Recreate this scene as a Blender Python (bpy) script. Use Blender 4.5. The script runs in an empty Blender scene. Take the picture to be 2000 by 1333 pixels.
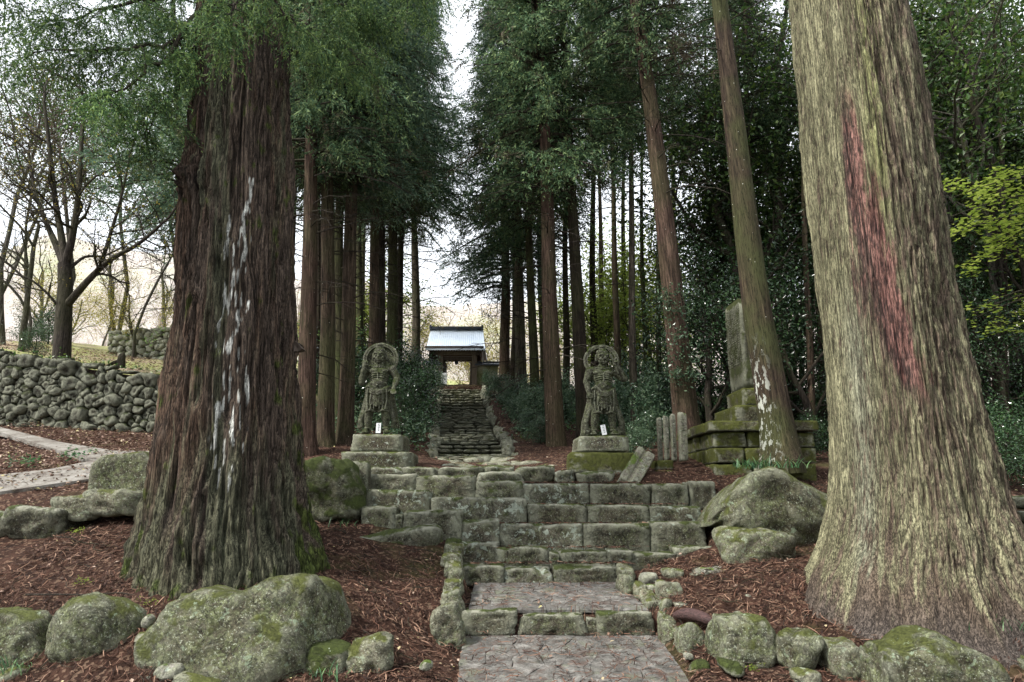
import bpy, bmesh, math, random
import numpy as np
from mathutils import Vector, Matrix, Quaternion
R = math.radians
scn = bpy.context.scene
col = scn.collection

# ------------------------------------------------------------------ camera, sky, sun, exposure
PITCH = R(12.2); FPX = 1400.0; EYE = np.array([0.0, 0.0, 1.7])
cam_d = bpy.data.cameras.new('camera'); cam = bpy.data.objects.new('camera', cam_d); col.objects.link(cam)
cam.location = EYE; cam.rotation_euler = (R(90) + PITCH, 0, 0)
cam_d.sensor_width = 36; cam_d.lens = 36 * FPX / 2000; cam_d.clip_start = .05; cam_d.clip_end = 2000
scn.camera = cam
world = bpy.data.worlds.new('World'); scn.world = world; world.use_nodes = True
wt = world.node_tree; wt.nodes.clear()
sky = wt.nodes.new('ShaderNodeTexSky'); sky.sky_type = 'NISHITA'; sky.sun_disc = False
SUN_EL, SUN_AZ = 52, 240
sky.sun_elevation = R(SUN_EL); sky.sun_rotation = R(SUN_AZ); sky.dust_density = 2.0
mixw = wt.nodes.new('ShaderNodeMix'); mixw.data_type = 'RGBA'; mixw.inputs[0].default_value = .72
mixw.inputs[7].default_value = (9.6, 9.8, 10.0, 1)
bg = wt.nodes.new('ShaderNodeBackground'); bg.inputs[1].default_value = .055
wo = wt.nodes.new('ShaderNodeOutputWorld')
wt.links.new(sky.outputs[0], mixw.inputs[6]); wt.links.new(mixw.outputs[2], bg.inputs[0]); wt.links.new(bg.outputs[0], wo.inputs[0])
sd = bpy.data.lights.new('sun', 'SUN'); sd.energy = 1.5; sd.angle = R(8); sd.color = (1, .96, .9)
sun = bpy.data.objects.new('sun', sd); col.objects.link(sun)
# sun stands at azimuth SUN_AZ clockwise from +Y
sdir = Vector((math.sin(R(SUN_AZ)) * math.cos(R(SUN_EL)), math.cos(R(SUN_AZ)) * math.cos(R(SUN_EL)), math.sin(R(SUN_EL))))
sun.rotation_euler = sdir.to_track_quat('Z', 'Y').to_euler()
vs = scn.view_settings; vs.view_transform = 'Standard'; vs.look = 'None'; vs.gamma = 1; vs.exposure = 2.08; vs.use_curve_mapping = False
scn.cycles.max_bounces = 8; scn.cycles.diffuse_bounces = 5; scn.cycles.glossy_bounces = 2; scn.cycles.transmission_bounces = 5
scn.cycles.use_denoising = True

# ------------------------------------------------------------------ helpers
cP, sP = math.cos(PITCH), math.sin(PITCH)
def P(px, py, Y):
    u = (px - 1000) / FPX; v = (666.5 - py) / FPX
    dy = cP - v * sP; dz = sP + v * cP
    t = Y / dy
    return np.array([u * t, Y, EYE[2] + dz * t])
def ppm(py, Y):                        # metres per photo pixel across
    v = (666.5 - py) / FPX
    return Y / (cP - v * sP) / FPX

_rs = np.random.RandomState(7)
_G = _rs.normal(size=(256, 3)); _G /= np.linalg.norm(_G, axis=1)[:, None]
def n3(p, seed=0):
    p = np.asarray(p, float); i = np.floor(p).astype(np.int64); f = p - i
    w = f * f * f * (f * (f * 6 - 15) + 10)
    out = np.zeros(len(p))
    for dx in (0, 1):
        for dy in (0, 1):
            for dz in (0, 1):
                h = ((i[:, 0] + dx) * 73856093) ^ ((i[:, 1] + dy) * 19349663) ^ ((i[:, 2] + dz) * 83492791) ^ (seed * 2654435)
                h = (h ^ (h >> 13)) & 255
                g = _G[h]
                d = g[:, 0] * (f[:, 0] - dx) + g[:, 1] * (f[:, 1] - dy) + g[:, 2] * (f[:, 2] - dz)
                wt_ = (w[:, 0] if dx else 1 - w[:, 0]) * (w[:, 1] if dy else 1 - w[:, 1]) * (w[:, 2] if dz else 1 - w[:, 2])
                out += d * wt_
    return out * 1.6
def fbm(p, oct=4, seed=0, gain=.5):
    p = np.asarray(p, float); a = 1; s = 0
    for k in range(oct):
        s = s + a * n3(p, seed + k * 17); p = p * 2.03 + 5.1; a *= gain
    return s
def noise2(x, y, sc=1, oct=3, seed=0):
    x = np.asarray(x, float).ravel(); y = np.asarray(y, float).ravel()
    return fbm(np.stack([x * sc, y * sc, np.zeros_like(x) + .37], 1), oct, seed)
def sstep(a, b, x):
    t = np.clip((x - a) / (b - a), 0, 1); return t * t * (3 - 2 * t)

def mesh_data(name, V, Fs, smooth=True, colors=None, mats=None, mat_idx=None):
    """V (n,3); Fs an (m,k) array or a list of such arrays"""
    V = np.ascontiguousarray(V, dtype=np.float32)
    if isinstance(Fs, np.ndarray): Fs = [Fs]
    Fs = [np.asarray(f, dtype=np.int32) for f in Fs if len(f)]
    me = bpy.data.meshes.new(name)
    me.vertices.add(len(V)); me.vertices.foreach_set('co', V.ravel())
    nl = sum(f.size for f in Fs); nf = sum(len(f) for f in Fs)
    me.loops.add(nl); me.loops.foreach_set('vertex_index', np.concatenate([f.ravel() for f in Fs]))
    me.polygons.add(nf)
    tot = np.concatenate([np.full(len(f), f.shape[1], dtype=np.int32) for f in Fs])
    st = np.concatenate([[0], np.cumsum(tot)[:-1]]).astype(np.int32)
    me.polygons.foreach_set('loop_start', st); me.polygons.foreach_set('loop_total', tot)
    me.polygons.foreach_set('use_smooth', np.full(nf, smooth))
    me.update(calc_edges=True)
    if colors is not None:
        for k, c in colors.items():
            a = me.color_attributes.new(k, 'FLOAT_COLOR', 'POINT')
            c4 = np.ones((len(V), 4), np.float32); c4[:, :3] = c if c.ndim == 2 else c[:, None]
            a.data.foreach_set('color', c4.ravel())
    if mats:
        for m in mats: me.materials.append(m)
    if mat_idx is not None: me.polygons.foreach_set('material_index', np.asarray(mat_idx, dtype=np.int32))
    return me
def link(name, data, parent=None, loc=None, rot=None, scale=None, **props):
    o = bpy.data.objects.new(name, data); col.objects.link(o)
    if parent is not None: o.parent = parent
    if loc is not None: o.location = [float(a) for a in loc]
    if rot is not None: o.rotation_euler = rot
    if scale is not None: o.scale = scale if hasattr(scale, '__len__') else (scale,) * 3
    for k, v in props.items():
        if v is not None: o[k] = v
    return o
def mk(name, V, Fs, mat, parent=None, smooth=True, colors=None, loc=None, rot=None, scale=None, **props):
    return link(name, mesh_data(name, V, Fs, smooth, colors, [mat] if mat else None), parent, loc, rot, scale, **props)
def thing(name, label, cat, loc=(0, 0, 0), rot=None, group=None, scale=None):
    return link(name, None, None, loc, rot, scale, label=label, category=cat, group=group)

def grid_faces(nu, nv, wrap=False):
    i = np.arange(nu if wrap else nu - 1); j = np.arange(nv - 1)
    I, J = np.meshgrid(i, j, indexing='ij'); I2 = (I + 1) % nu
    return np.stack([I * nv + J, I2 * nv + J, I2 * nv + J + 1, I * nv + J + 1], -1).reshape(-1, 4)

class Geo:
    """collects geometry pieces into one mesh"""
    def __init__(s): s.V = []; s.Q = []; s.T = []; s.n = 0
    def add(s, V, F):
        V = np.asarray(V, float); F = np.asarray(F)
        (s.Q if F.shape[1] == 4 else s.T).append(F + s.n); s.V.append(V); s.n += len(V)
    def tube(s, pts, rad, k=5):
        pts = np.asarray(pts, float); n = len(pts); rad = np.broadcast_to(rad, (n,))
        t = np.gradient(pts, axis=0); t /= np.linalg.norm(t, axis=1)[:, None] + 1e-9
        m = t.mean(0); a = np.array([1.0, 0, 0]) if abs(m[0]) < .7 else np.array([0, 1.0, 0])
        u = np.cross(t, a); u /= np.linalg.norm(u, axis=1)[:, None] + 1e-9
        w = np.cross(t, u)
        th = np.arange(k) * 2 * math.pi / k
        V = pts[None] + rad[None, :, None] * (np.cos(th)[:, None, None] * u[None] + np.sin(th)[:, None, None] * w[None])
        s.add(V.reshape(-1, 3), grid_faces(k, n, True)[:, ::-1])
    def box(s, c, sz, M=None):
        v = np.array([[x, y, z] for x in (-.5, .5) for y in (-.5, .5) for z in (-.5, .5)]) * np.array(sz)
        if M is not None: v = v @ np.asarray(M).T
        s.add(v + np.array(c), np.array([[0, 1, 3, 2], [4, 6, 7, 5], [0, 4, 5, 1], [2, 3, 7, 6], [0, 2, 6, 4], [1, 5, 7, 3]]))
    def faces(s):
        r = []
        if s.Q: r.append(np.concatenate(s.Q))
        if s.T: r.append(np.concatenate(s.T))
        return r
    def verts(s): return np.concatenate(s.V)
    def data(s, name, mat, smooth=True): return mesh_data(name, s.verts(), s.faces(), smooth, None, [mat])
    def build(s, name, mat, parent=None, smooth=True, **kw):
        return link(name, s.data(name, mat, smooth), parent, **kw)

_ICO = {}
def ico(sub):
    if sub not in _ICO:
        bm = bmesh.new(); bmesh.ops.create_icosphere(bm, subdivisions=sub, radius=1)
        _ICO[sub] = (np.array([v.co[:] for v in bm.verts]), np.array([[v.index for v in f.verts] for f in bm.faces])); bm.free()
    return _ICO[sub]
def rock(size, seed, sub=4, p=7, nplanes=9, boxy=.5, rough=.05, planes=None, fit=True):
    """stone: soft polytope. size = full (x,y,z). boxy 1 = cut block, 0 = free boulder"""
    rs = np.random.RandomState(seed); d, F = ico(sub)
    if planes is None:
        ns = [np.array(a, float) for a in ((1, 0, 0), (-1, 0, 0), (0, 1, 0), (0, -1, 0), (0, 0, 1), (0, 0, -1))]
        ns = [a + rs.normal(size=3) * .22 * (1 - boxy) + rs.normal(size=3) * .03 for a in ns]; hs = [1.0] * 6
        for k in range(nplanes):
            a = rs.normal(size=3); ns.append(a / np.linalg.norm(a)); hs.append(rs.uniform(.95, 1.25) * (1 + .5 * boxy))
    else: ns, hs = planes
    ns = np.array([a / np.linalg.norm(a) for a in ns]); hs = np.array(hs)
    q = np.clip(d @ ns.T, 0, None) / hs
    r = (q ** p).sum(1) ** (-1 / p)
    V = d * r[:, None]
    if fit:
        lo, hi = V.min(0), V.max(0); V = (V - (lo + hi) / 2) / (hi - lo)
    s = np.array(size, float)
    V = V * s
    m = float(np.cbrt(s.prod())) if fit else float(np.mean(hs[:5])) * 2
    nn = d
    ch = np.minimum(0, n3(V / m * 2.6 + seed, seed + 9) + .12)            # chipped hollows
    V = V + nn * (fbm(V / m * 2.2 + seed, 2, seed)[:, None] * rough * m * 1.0 + fbm(V / m * 7 + seed, 3, seed + 5)[:, None] * rough * m * .45 + ch[:, None] * rough * m * 2.2)
    return V, F

# -------- voronoi by clipping
def clip_poly(poly, a, b):             # keep a.x <= b
    out = []
    for i in range(len(poly)):
        p, q = poly[i], poly[(i + 1) % len(poly)]; dp, dq = a @ p - b, a @ q - b
        if dp <= 0: out.append(p)
        if dp * dq < 0: out.append(p + (q - p) * dp / (dp - dq))
    return out
def voronoi(pts, bound, aniso=1.0):
    pts = np.asarray(pts, float); cells = []
    for i, p in enumerate(pts):
        d = ((pts - p) ** 2).sum(1); near = np.argsort(d)[1:22]
        poly = [np.array(b, float) for b in bound]
        for j in near:
            q = pts[j]; a = q - p; poly = clip_poly(poly, a, a @ (p + q) / 2)
            if len(poly) < 3: break
        cells.append(poly)
    return cells
def relax(pts, bound, it=1):
    for _ in range(it):
        c = voronoi(pts, bound); pts = np.array([np.mean(k, 0) if len(k) >= 3 else pts[i] for i, k in enumerate(c)])
    return pts

# ------------------------------------------------------------------ node helpers
class NT:
    def __init__(s, name):
        s.m = bpy.data.materials.new(name); s.m.use_nodes = True; s.t = s.m.node_tree; s.t.nodes.clear()
        s.out = s.t.nodes.new('ShaderNodeOutputMaterial'); s._c = {}
    def n(s, typ, **kw):
        nd = s.t.nodes.new('ShaderNode' + typ)
        for k, v in kw.items():
            if k.startswith('i'):
                key = k[1:]; nd.inputs[int(key) if key.isdigit() else key].default_value = v
            else: setattr(nd, k, v)
        return nd
    def l(s, a, b): s.t.links.new(a, b)
    def coord(s, kind='Object', scale=(1, 1, 1), rand=True):
        k = (kind, scale)
        if k in s._c: return s._c[k]
        tc = s.n('TexCoord'); mp = s.n('Mapping'); mp.inputs['Scale'].default_value = scale; s.l(tc.outputs[kind], mp.inputs[0])
        if rand:
            oi = s.n('ObjectInfo'); mu = s.n('Math', operation='MULTIPLY'); mu.inputs[1].default_value = 37.0
            s.l(oi.outputs['Random'], mu.inputs[0]); s.l(mu.outputs[0], mp.inputs['Location'])
        s._c[k] = mp.outputs[0]; return mp.outputs[0]
    def noise(s, sc, det=4, rough=.55, co=None, dist=0):
        nd = s.n('TexNoise'); nd.inputs['Scale'].default_value = sc; nd.inputs['Detail'].default_value = det
        nd.inputs['Roughness'].default_value = rough; nd.inputs['Distortion'].default_value = dist
        s.l(co or s.coord(), nd.inputs['Vector']); return nd.outputs[0]
    def ramp(s, fac, stops, interp='LINEAR'):
        r = s.n('ValToRGB'); r.color_ramp.interpolation = interp; e = r.color_ramp.elements
        while len(e) > len(stops): e.remove(e[-1])
        while len(e) < len(stops): e.new(.5)
        for el, (p, c) in zip(e, stops): el.position = p; el.color = (*c, 1) if hasattr(c, '__len__') else (c, c, c, 1)
        s.l(fac, r.inputs[0]); return r.outputs[0]
    def mix(s, f, a, b, mode='MIX'):
        m = s.n('Mix', data_type='RGBA', blend_type=mode)
        for v, i in ((f, 0), (a, 6), (b, 7)):
            if hasattr(v, 'links'): s.l(v, m.inputs[i])
            elif i == 0: m.inputs[0].default_value = v
            else: m.inputs[i].default_value = (*v, 1) if len(v) == 3 else v
        return m.outputs[2]
    def math(s, op, a, b=None):
        m = s.n('Math', operation=op)
        for v, i in ((a, 0), (b, 1)):
            if v is None: continue
            if hasattr(v, 'links'): s.l(v, m.inputs[i])
            else: m.inputs[i].default_value = v
        return m.outputs[0]
    def bump(s, h, dist=.01, strength=1.0, normal=None):
        b = s.n('Bump'); b.inputs['Distance'].default_value = dist; b.inputs['Strength'].default_value = strength
        s.l(h, b.inputs['Height'])
        if normal is not None: s.l(normal, b.inputs['Normal'])
        return b.outputs[0]
    def upz(s):
        g = s.n('NewGeometry'); sx = s.n('SeparateXYZ'); s.l(g.outputs['Normal'], sx.inputs[0]); return sx.outputs[2]
    def finish(s, color, rough=.85, normal=None, spec=.3, metal=0.0, trans=None):
        b = s.n('BsdfPrincipled')
        for v, i in ((color, 'Base Color'), (rough, 'Roughness'), (metal, 'Metallic')):
            if hasattr(v, 'links'): s.l(v, b.inputs[i])
            else: b.inputs[i].default_value = (*v, 1) if i == 'Base Color' else v
        b.inputs['Specular IOR Level'].default_value = spec
        if normal is not None: s.l(normal, b.inputs['Normal'])
        if trans:
            tr = s.n('BsdfTranslucent'); ms = s.n('MixShader'); ms.inputs[0].default_value = trans
            if hasattr(color, 'links'): s.l(color, tr.inputs[0])
            else: tr.inputs[0].default_value = (*color, 1)
            s.l(b.outputs[0], ms.inputs[1]); s.l(tr.outputs[0], ms.inputs[2]); s.l(ms.outputs[0], s.out.inputs[0])
        else: s.l(b.outputs[0], s.out.inputs[0])
        return s.m

def stone_mat(name, c1, c2, moss=.5, lichen=.3, mossc=(.075, .11, .02), lich=(.46, .52, .42), sc=1.0, bump=.02, crust=.6, top=0.0):
    t = NT(name)
    base = t.ramp(t.noise(5 * sc, 6, .65), [(.3, c1), (.7, c2)])
    sp = t.noise(38 * sc, 3, .7); base = t.mix(t.ramp(sp, [(.48, 0.0), (.70, .6)]), base, tuple(min(1, a * 1.9) for a in c2))
    dk = t.noise(7 * sc, 6, .7); base = t.mix(t.ramp(dk, [(.50, 0.0), (.64, .85)]), base, tuple(a * .32 for a in c1))
    oi = t.n('ObjectInfo'); base = t.mix(t.ramp(oi.outputs['Random'], [(0, .0), (1, .45)]), base, tuple(a * f for a, f in zip(c1, (1.15, .85, .7))))
    # fine green crust everywhere, thick moss on what faces up
    gr = t.ramp(t.noise(11 * sc, 8, .82, dist=.3), [(.46, 0.0), (.53, .85)])
    bigp = t.ramp(t.noise(1.7 * sc, 4, .6, dist=.5), [(.40, .25), (.56, 1.0)]); gr = t.math('MULTIPLY', gr, bigp)
    base = t.mix(t.ramp(t.noise(2.6 * sc, 5, .65), [(.53, 0.0), (.66, .6)]), base, tuple(a * f for a, f in zip(c1, (.6, .5, .42))))
    ccol = t.mix(t.noise(4 * sc, 3, .5), (.085, .12, .035), (.29, .32, .165))
    base = t.mix(t.math('MULTIPLY', gr, crust), base, ccol)
    pit = t.ramp(t.noise(24 * sc, 6, .8), [(.40, .25), (.47, 1.0)]); base = t.mix(.9, base, pit, 'MULTIPLY')
    fl = t.ramp(t.noise(34 * sc, 5, .8), [(.575, 0.0), (.61, 1.0)]); base = t.mix(t.math('MULTIPLY', fl, crust), base, (.52, .56, .43))
    pt = t.n('NewGeometry'); eg = t.ramp(pt.outputs['Pointiness'], [(.50, 0.0), (.56, .6)]); base = t.mix(eg, base, (.30, .31, .23))
    cv = t.ramp(t.noise(2.4 * sc, 7, .75, dist=.8), [(.485, 1.0), (.50, .25), (.515, 1.0)]); base = t.mix(.55, base, cv, 'MULTIPLY')
    up = t.upz(); n = t.noise(3.1 * sc, 5, .6)
    f = t.math('ADD', t.math('MULTIPLY', up, .30), t.math('MULTIPLY', n, 1.25))
    lo = .98 - .42 * moss
    if top: base = t.mix(t.math('MULTIPLY', t.ramp(t.math('ADD', up, t.math('MULTIPLY', n, .5)), [(.55, 0.0), (.95, 1.0)]), top), base, (.33, .33, .26))  # paler up-facing tops: lichen wear, with light from above put into the colour
    mm = t.ramp(f, [(lo, 0.0), (min(.999, lo + .13), 1.0)])
    mc = t.mix(t.noise(30, 3), tuple(a * .55 for a in mossc), tuple(a * 1.7 for a in mossc))
    base = t.mix(mm, base, mc)
    ln = t.noise(6.5 * sc, 5, .7, dist=.4); lc = t.ramp(ln, [(.70 - .17 * lichen, 0.0), (.725 - .17 * lichen, 1.0)])
    lcol = t.mix(t.noise(40, 3), tuple(a * .65 for a in lich), lich)
    base = t.mix(t.math('MULTIPLY', lc, .85), base, lcol)
    h = t.math('ADD', t.noise(16 * sc, 8, .7), t.math('MULTIPLY', t.noise(70 * sc, 3, .6), .35))
    h = t.math('ADD', h, t.math('MULTIPLY', mm, .5)); h = t.math('ADD', h, t.math('MULTIPLY', gr, .25)); h = t.math('ADD', h, t.math('MULTIPLY', cv, .6))
    return t.finish(base, .82, t.bump(h, bump), .25)

def leaf_mat(name, stops, rough=.5, spec=.4, trans=.3, rust=None):
    t = NT(name); g = t.n('NewGeometry'); r = g.outputs['Random Per Island']
    oi = t.n('ObjectInfo')
    c = t.ramp(r, stops)
    hs = t.n('HueSaturation'); mr = t.n('MapRange'); mr.inputs[3].default_value = .7; mr.inputs[4].default_value = 1.35
    t.l(oi.outputs['Random'], mr.inputs[0]); t.l(mr.outputs[0], hs.inputs['Value']); t.l(c, hs.inputs['Color'])
    c = hs.outputs[0]
    if rust:
        big = t.noise(.9, 3, .6); f = t.ramp(big, [(rust[1], 0.0), (rust[1] + .08, .8)])
        c = t.mix(f, c, rust[0])
    return t.finish(c, rough, None, spec, 0.0, trans)

def bark_mat(name, c1, c2, moss=.3, lichen=0.0, sc=1.0, bump=.03, dots=0.0, zmax=None):
    t = NT(name)
    co = t.coord('Object', (9 * sc, 9 * sc, .55 * sc)); fib = t.noise(2.2, 7, .68, co, .3)
    c = t.ramp(fib, [(.34, tuple(a * .35 for a in c1)), (.5, c1), (.68, c2)])
    big = t.noise(.9, 3, .5); c = t.mix(t.ramp(big, [(.42, 0.0), (.62, min(1.0, moss * 1.3))]), c, (.06, .068, .026))
    ck = t.ramp(t.noise(1.5, 4, .6, t.coord('Object', (20 * sc, 20 * sc, 1.4 * sc)), .2), [(.45, 1.0), (.495, .22), (.54, 1.0)]); c = t.mix(1.0, c, ck, 'MULTIPLY')
    if lichen:
        ln = t.noise(5, 4, .7, t.coord('Object', (1.6, 1.6, .8))); msk = t.ramp(ln, [(.72 - .2 * lichen, 0.0), (.74 - .2 * lichen, .9)])
        if zmax:
            tc = t.n('TexCoord'); sx = t.n('SeparateXYZ'); t.l(tc.outputs['Object'], sx.inputs[0]); msk = t.math('MULTIPLY', msk, t.ramp(t.math('DIVIDE', sx.outputs[2], zmax * 2), [(.1, .6), (.35, 1.0), (.5, .25), (.62, 0.0)]))
            msk = t.math('MULTIPLY', msk, t.ramp(t.math('ADD', sx.outputs[0], .5), [(.18, 1.0), (.42, 0.0)]))
        c = t.mix(msk, c, (.55, .57, .50))
    if dots:
        v = t.n('TexVoronoi'); v.inputs['Scale'].default_value = 6; t.l(t.coord(), v.inputs['Vector'])
        c = t.mix(t.ramp(v.outputs['Distance'], [(.09 * dots, 1.0), (.12 * dots, 0.0)]), c, (.6, .6, .52))
    return t.finish(c, .9, t.bump(fib, bump), .15)

ORD = ['leftmost', 'second from left', 'third from left', 'fourth from left', 'fifth from left', 'sixth from left', 'seventh from left', 'eighth from left', 'ninth from left', 'tenth from left', 'eleventh from left', 'twelfth from left', 'thirteenth from left']
def ordinal(i, n):
    if i == n - 1: return 'rightmost'
    if i <= n // 2: return ORD[min(i, 12)]
    j = n - 1 - i; return ORD[min(j, 12)].replace('left', 'right')
# ------------------------------------------------------------------ materials
M = {}
def ground_mat():
    t = NT('needle_litter')
    co = t.coord('Object', (1, 1, 1), False)
    a = t.noise(5, 8, .75, co, .6); c = t.ramp(a, [(.32, (.012, .008, .007)), (.5, (.045, .024, .017)), (.66, (.095, .05, .035)), (.8, (.19, .12, .085))])
    v = t.n('TexVoronoi'); v.inputs['Scale'].default_value = 26; v.feature = 'F1'; t.l(co, v.inputs['Vector'])
    sx = t.n('SeparateColor'); t.l(v.outputs['Color'], sx.inputs[0])
    c = t.mix(t.ramp(sx.outputs[0], [(.80, 0.0), (.86, .55)]), c, (.24, .16, .11))
    g = t.noise(.55, 4, .6, co); c = t.mix(t.ramp(g, [(.58, 0.0), (.7, .55)]), c, (.08, .085, .03))
    h = t.math('ADD', t.noise(22, 8, .8, co, 1.0), t.math('MULTIPLY', v.outputs['Distance'], .5))
    return t.finish(c, .95, t.bump(h, .035), .1)
M['ground'] = ground_mat()
def terrace_mat():
    t = NT('mossy_leafy_grass'); co = t.coord('Object', (1, 1, 1), False)
    a = t.noise(.35, 5, .6, co); f = t.noise(9, 6, .8, co)
    c = t.ramp(a, [(.35, (.30, .22, .16)), (.5, (.20, .22, .06)), (.65, (.26, .33, .08))])
    c = t.mix(t.ramp(f, [(.45, 0.0), (.62, .85)]), c, (.42, .34, .27))
    return t.finish(c, .95, t.bump(f, .05), .1)
M['terrace'] = terrace_mat()
def hill_mat():
    t = NT('bare_wood_hillside'); co = t.coord('Object', (1, 1, 1), False)
    a = t.noise(.05, 6, .65, co); f = t.noise(.6, 8, .8, co)
    c = t.ramp(a, [(.35, (.42, .39, .35)), (.52, (.50, .47, .43)), (.7, (.38, .42, .24))])
    c = t.mix(t.ramp(f, [(.42, 0.0), (.62, .7)]), c, (.42, .34, .31))
    return t.finish(c, .95, t.bump(f, .6), .05)
M['hill'] = hill_mat()
M['step'] = stone_mat('mossy_step_stone', (.05, .046, .032), (.115, .105, .075), .44, .25, mossc=(.055, .07, .018), bump=.035, crust=.5, top=.7)
M['step_lichen'] = stone_mat('lichened_step_stone', (.06, .054, .04), (.13, .12, .09), .36, .8, mossc=(.055, .07, .018), bump=.035, crust=.5, top=.7)
M['flight'] = stone_mat('worn_flight_stone', (.20, .19, .15), (.42, .41, .33), .3, .5, mossc=(.07, .08, .022), bump=.03, sc=.8)
M['boulder'] = stone_mat('green_boulder', (.06, .058, .038), (.16, .155, .10), .44, .45, mossc=(.075, .085, .022), lich=(.34, .42, .28), bump=.04, sc=1.0, crust=.85)
M['cobble'] = stone_mat('lichened_cobble', (.12, .11, .08), (.24, .23, .165), .42, .55, mossc=(.085, .095, .024), lich=(.42, .48, .34), bump=.035, sc=1.3, crust=.9)
M['grey'] = stone_mat('pale_grey_stone', (.17, .165, .155), (.32, .31, .29), .12, .4, bump=.015, sc=1.3)
M['mossrock'] = stone_mat('dark_mossy_rock', (.06, .06, .04), (.12, .12, .075), .92, .1, mossc=(.042, .056, .012), bump=.03)
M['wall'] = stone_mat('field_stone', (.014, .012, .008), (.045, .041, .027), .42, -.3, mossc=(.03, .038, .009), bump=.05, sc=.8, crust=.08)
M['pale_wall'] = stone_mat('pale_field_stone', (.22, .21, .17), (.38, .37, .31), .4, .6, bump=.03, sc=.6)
M['statue'] = stone_mat('carved_mossy_stone', (.02, .018, .012), (.06, .055, .037), .6, .15, mossc=(.036, .048, .011), bump=.03, sc=1.8)
M['pedestal'] = stone_mat('lichened_pedestal_stone', (.05, .04, .03), (.105, .09, .066), .45, .5, mossc=(.07, .085, .02), lich=(.48, .52, .43), bump=.02, sc=1.0)
M['monument'] = stone_mat('mossy_ashlar', (.05, .045, .028), (.11, .10, .06), 1.12, .1, mossc=(.062, .068, .014), crust=.35, bump=.02, sc=1.0)
M['stele'] = stone_mat('weathered_stele_stone', (.022, .022, .013), (.055, .054, .03), .85, .1, mossc=(.035, .042, .012), bump=.012, crust=.15)
M['postst'] = stone_mat('grey_post_stone', (.14, .135, .115), (.25, .24, .20), .35, .4, bump=.012, sc=1.4)
def flag_mat():
    t = NT('worn_flagstone'); a = t.noise(6, 7, .7)
    c = t.ramp(a, [(.34, (.065, .062, .055)), (.5, (.145, .138, .124)), (.66, (.27, .26, .238))])
    oi = t.n('ObjectInfo'); c = t.mix(t.ramp(oi.outputs['Random'], [(0, .0), (1, .4)]), c, (.085, .085, .078))
    c = t.mix(t.ramp(t.noise(1.9, 4, .6), [(.57, 0.0), (.66, .45)]), c, (.14, .16, .09))
    c = t.mix(t.ramp(t.noise(3.1, 5, .7), [(.52, 0.0), (.64, .75)]), c, (.075, .045, .035))
    c = t.mix(t.ramp(t.noise(40, 4, .7), [(.52, 0.0), (.60, .6)]), c, (.05, .045, .04))
    return t.finish(c, .75, t.bump(t.noise(28, 7, .75), .014), .35)
M['flag'] = flag_mat()
t = NT('joint_soil'); M['joint'] = t.finish(t.ramp(t.noise(20, 5, .7), [(.4, (.018, .014, .011)), (.6, (.06, .04, .03))]), .95, None, .1)
t = NT('pale_lane_surface'); M['lane'] = t.finish(t.ramp(t.noise(2.5, 7, .75, t.coord('Object', (1, 1, 1), False)), [(.36, (.085, .065, .052)), (.5, (.19, .175, .15)), (.7, (.31, .295, .27))]), .7, t.bump(t.noise(12, 6, .8), .02), .35)

# ------------------------------------------------------------------ terrain
# (photo x, photo y, distance) of points where bare ground shows
GP = [(1120, 1333, 8.92), (1120, 1242, 10.6), (1080, 1180, 11.4), (1080, 1138, 12.3),
 (450, 1328, 8.75), (0, 1333, 8.6), (850, 1333, 8.8), (1500, 1333, 8.6), (1960, 1345, 8.4),
 (150, 1175, 9.7), (650, 1230, 9.6), (850, 1180, 10.9), (750, 1100, 11.9), (700, 1060, 12.4), (850, 1060, 12.9),
 (440, 1138, 9.85), (640, 1120, 10.9), (230, 1060, 11.4), (60, 1080, 11.0), (100, 1048, 11.8), (270, 1040, 11.9),
 (100, 985, 13.0), (0, 978, 13.2), (230, 958, 13.4), (0, 915, 15.5), (120, 905, 16.2), (230, 884, 17.4), (0, 846, 20), (140, 868, 18.6),
 (0, 828, 20.9), (330, 848, 20.4), (400, 880, 18), (620, 1000, 14.0), (640, 905, 17.5), (700, 905, 17),
 (1450, 1150, 11.0), (1330, 1200, 10.3), (1300, 1110, 12.2), (1480, 1100, 11.8), (1560, 1128, 10.9), (1850, 1226, 9.1), (1990, 1235, 9.0), (1560, 1245, 9.75), (1450, 1305, 9.2), (1560, 1322, 8.9), (1640, 1330, 8.75), (1700, 1240, 9.45), (1450, 1235, 10.0), (1370, 1333, 8.92), (1310, 1262, 10.2), (868, 1333, 8.9), (888, 1262, 10.2), (1340, 1292, 9.6),
 (1420, 1040, 13.4), (1500, 1090, 12.2), (1600, 950, 14.7), (1450, 938, 14.8), (1320, 940, 14.9), (1230, 944, 14.7), (1985, 1000, 13.0), (2100, 1100, 11.2),
 (800, 914, 16), (1180, 920, 16), (1000, 913, 17.5), (820, 897, 18.3), (760, 880, 19.5), (1060, 888, 18.8), (1030, 872, 20.5), (1110, 875, 19.5),
 (1050, 812, 27), (1000, 775, 34), (800, 850, 23), (790, 770, 33), (920, 905, 19.6), (899, 762, 37.2), (895, 752, 40), (950, 752, 40), (840, 752, 40),
 (640, 875, 18.5), (600, 880, 18.3), (700, 850, 23), (640, 800, 30), (1240, 865, 22), (1350, 838, 24), (1560, 885, 19), (1200, 830, 28), (1400, 800, 32),
 (1980, 930, 18), (1950, 900, 24), (1700, 850, 30)]
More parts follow.
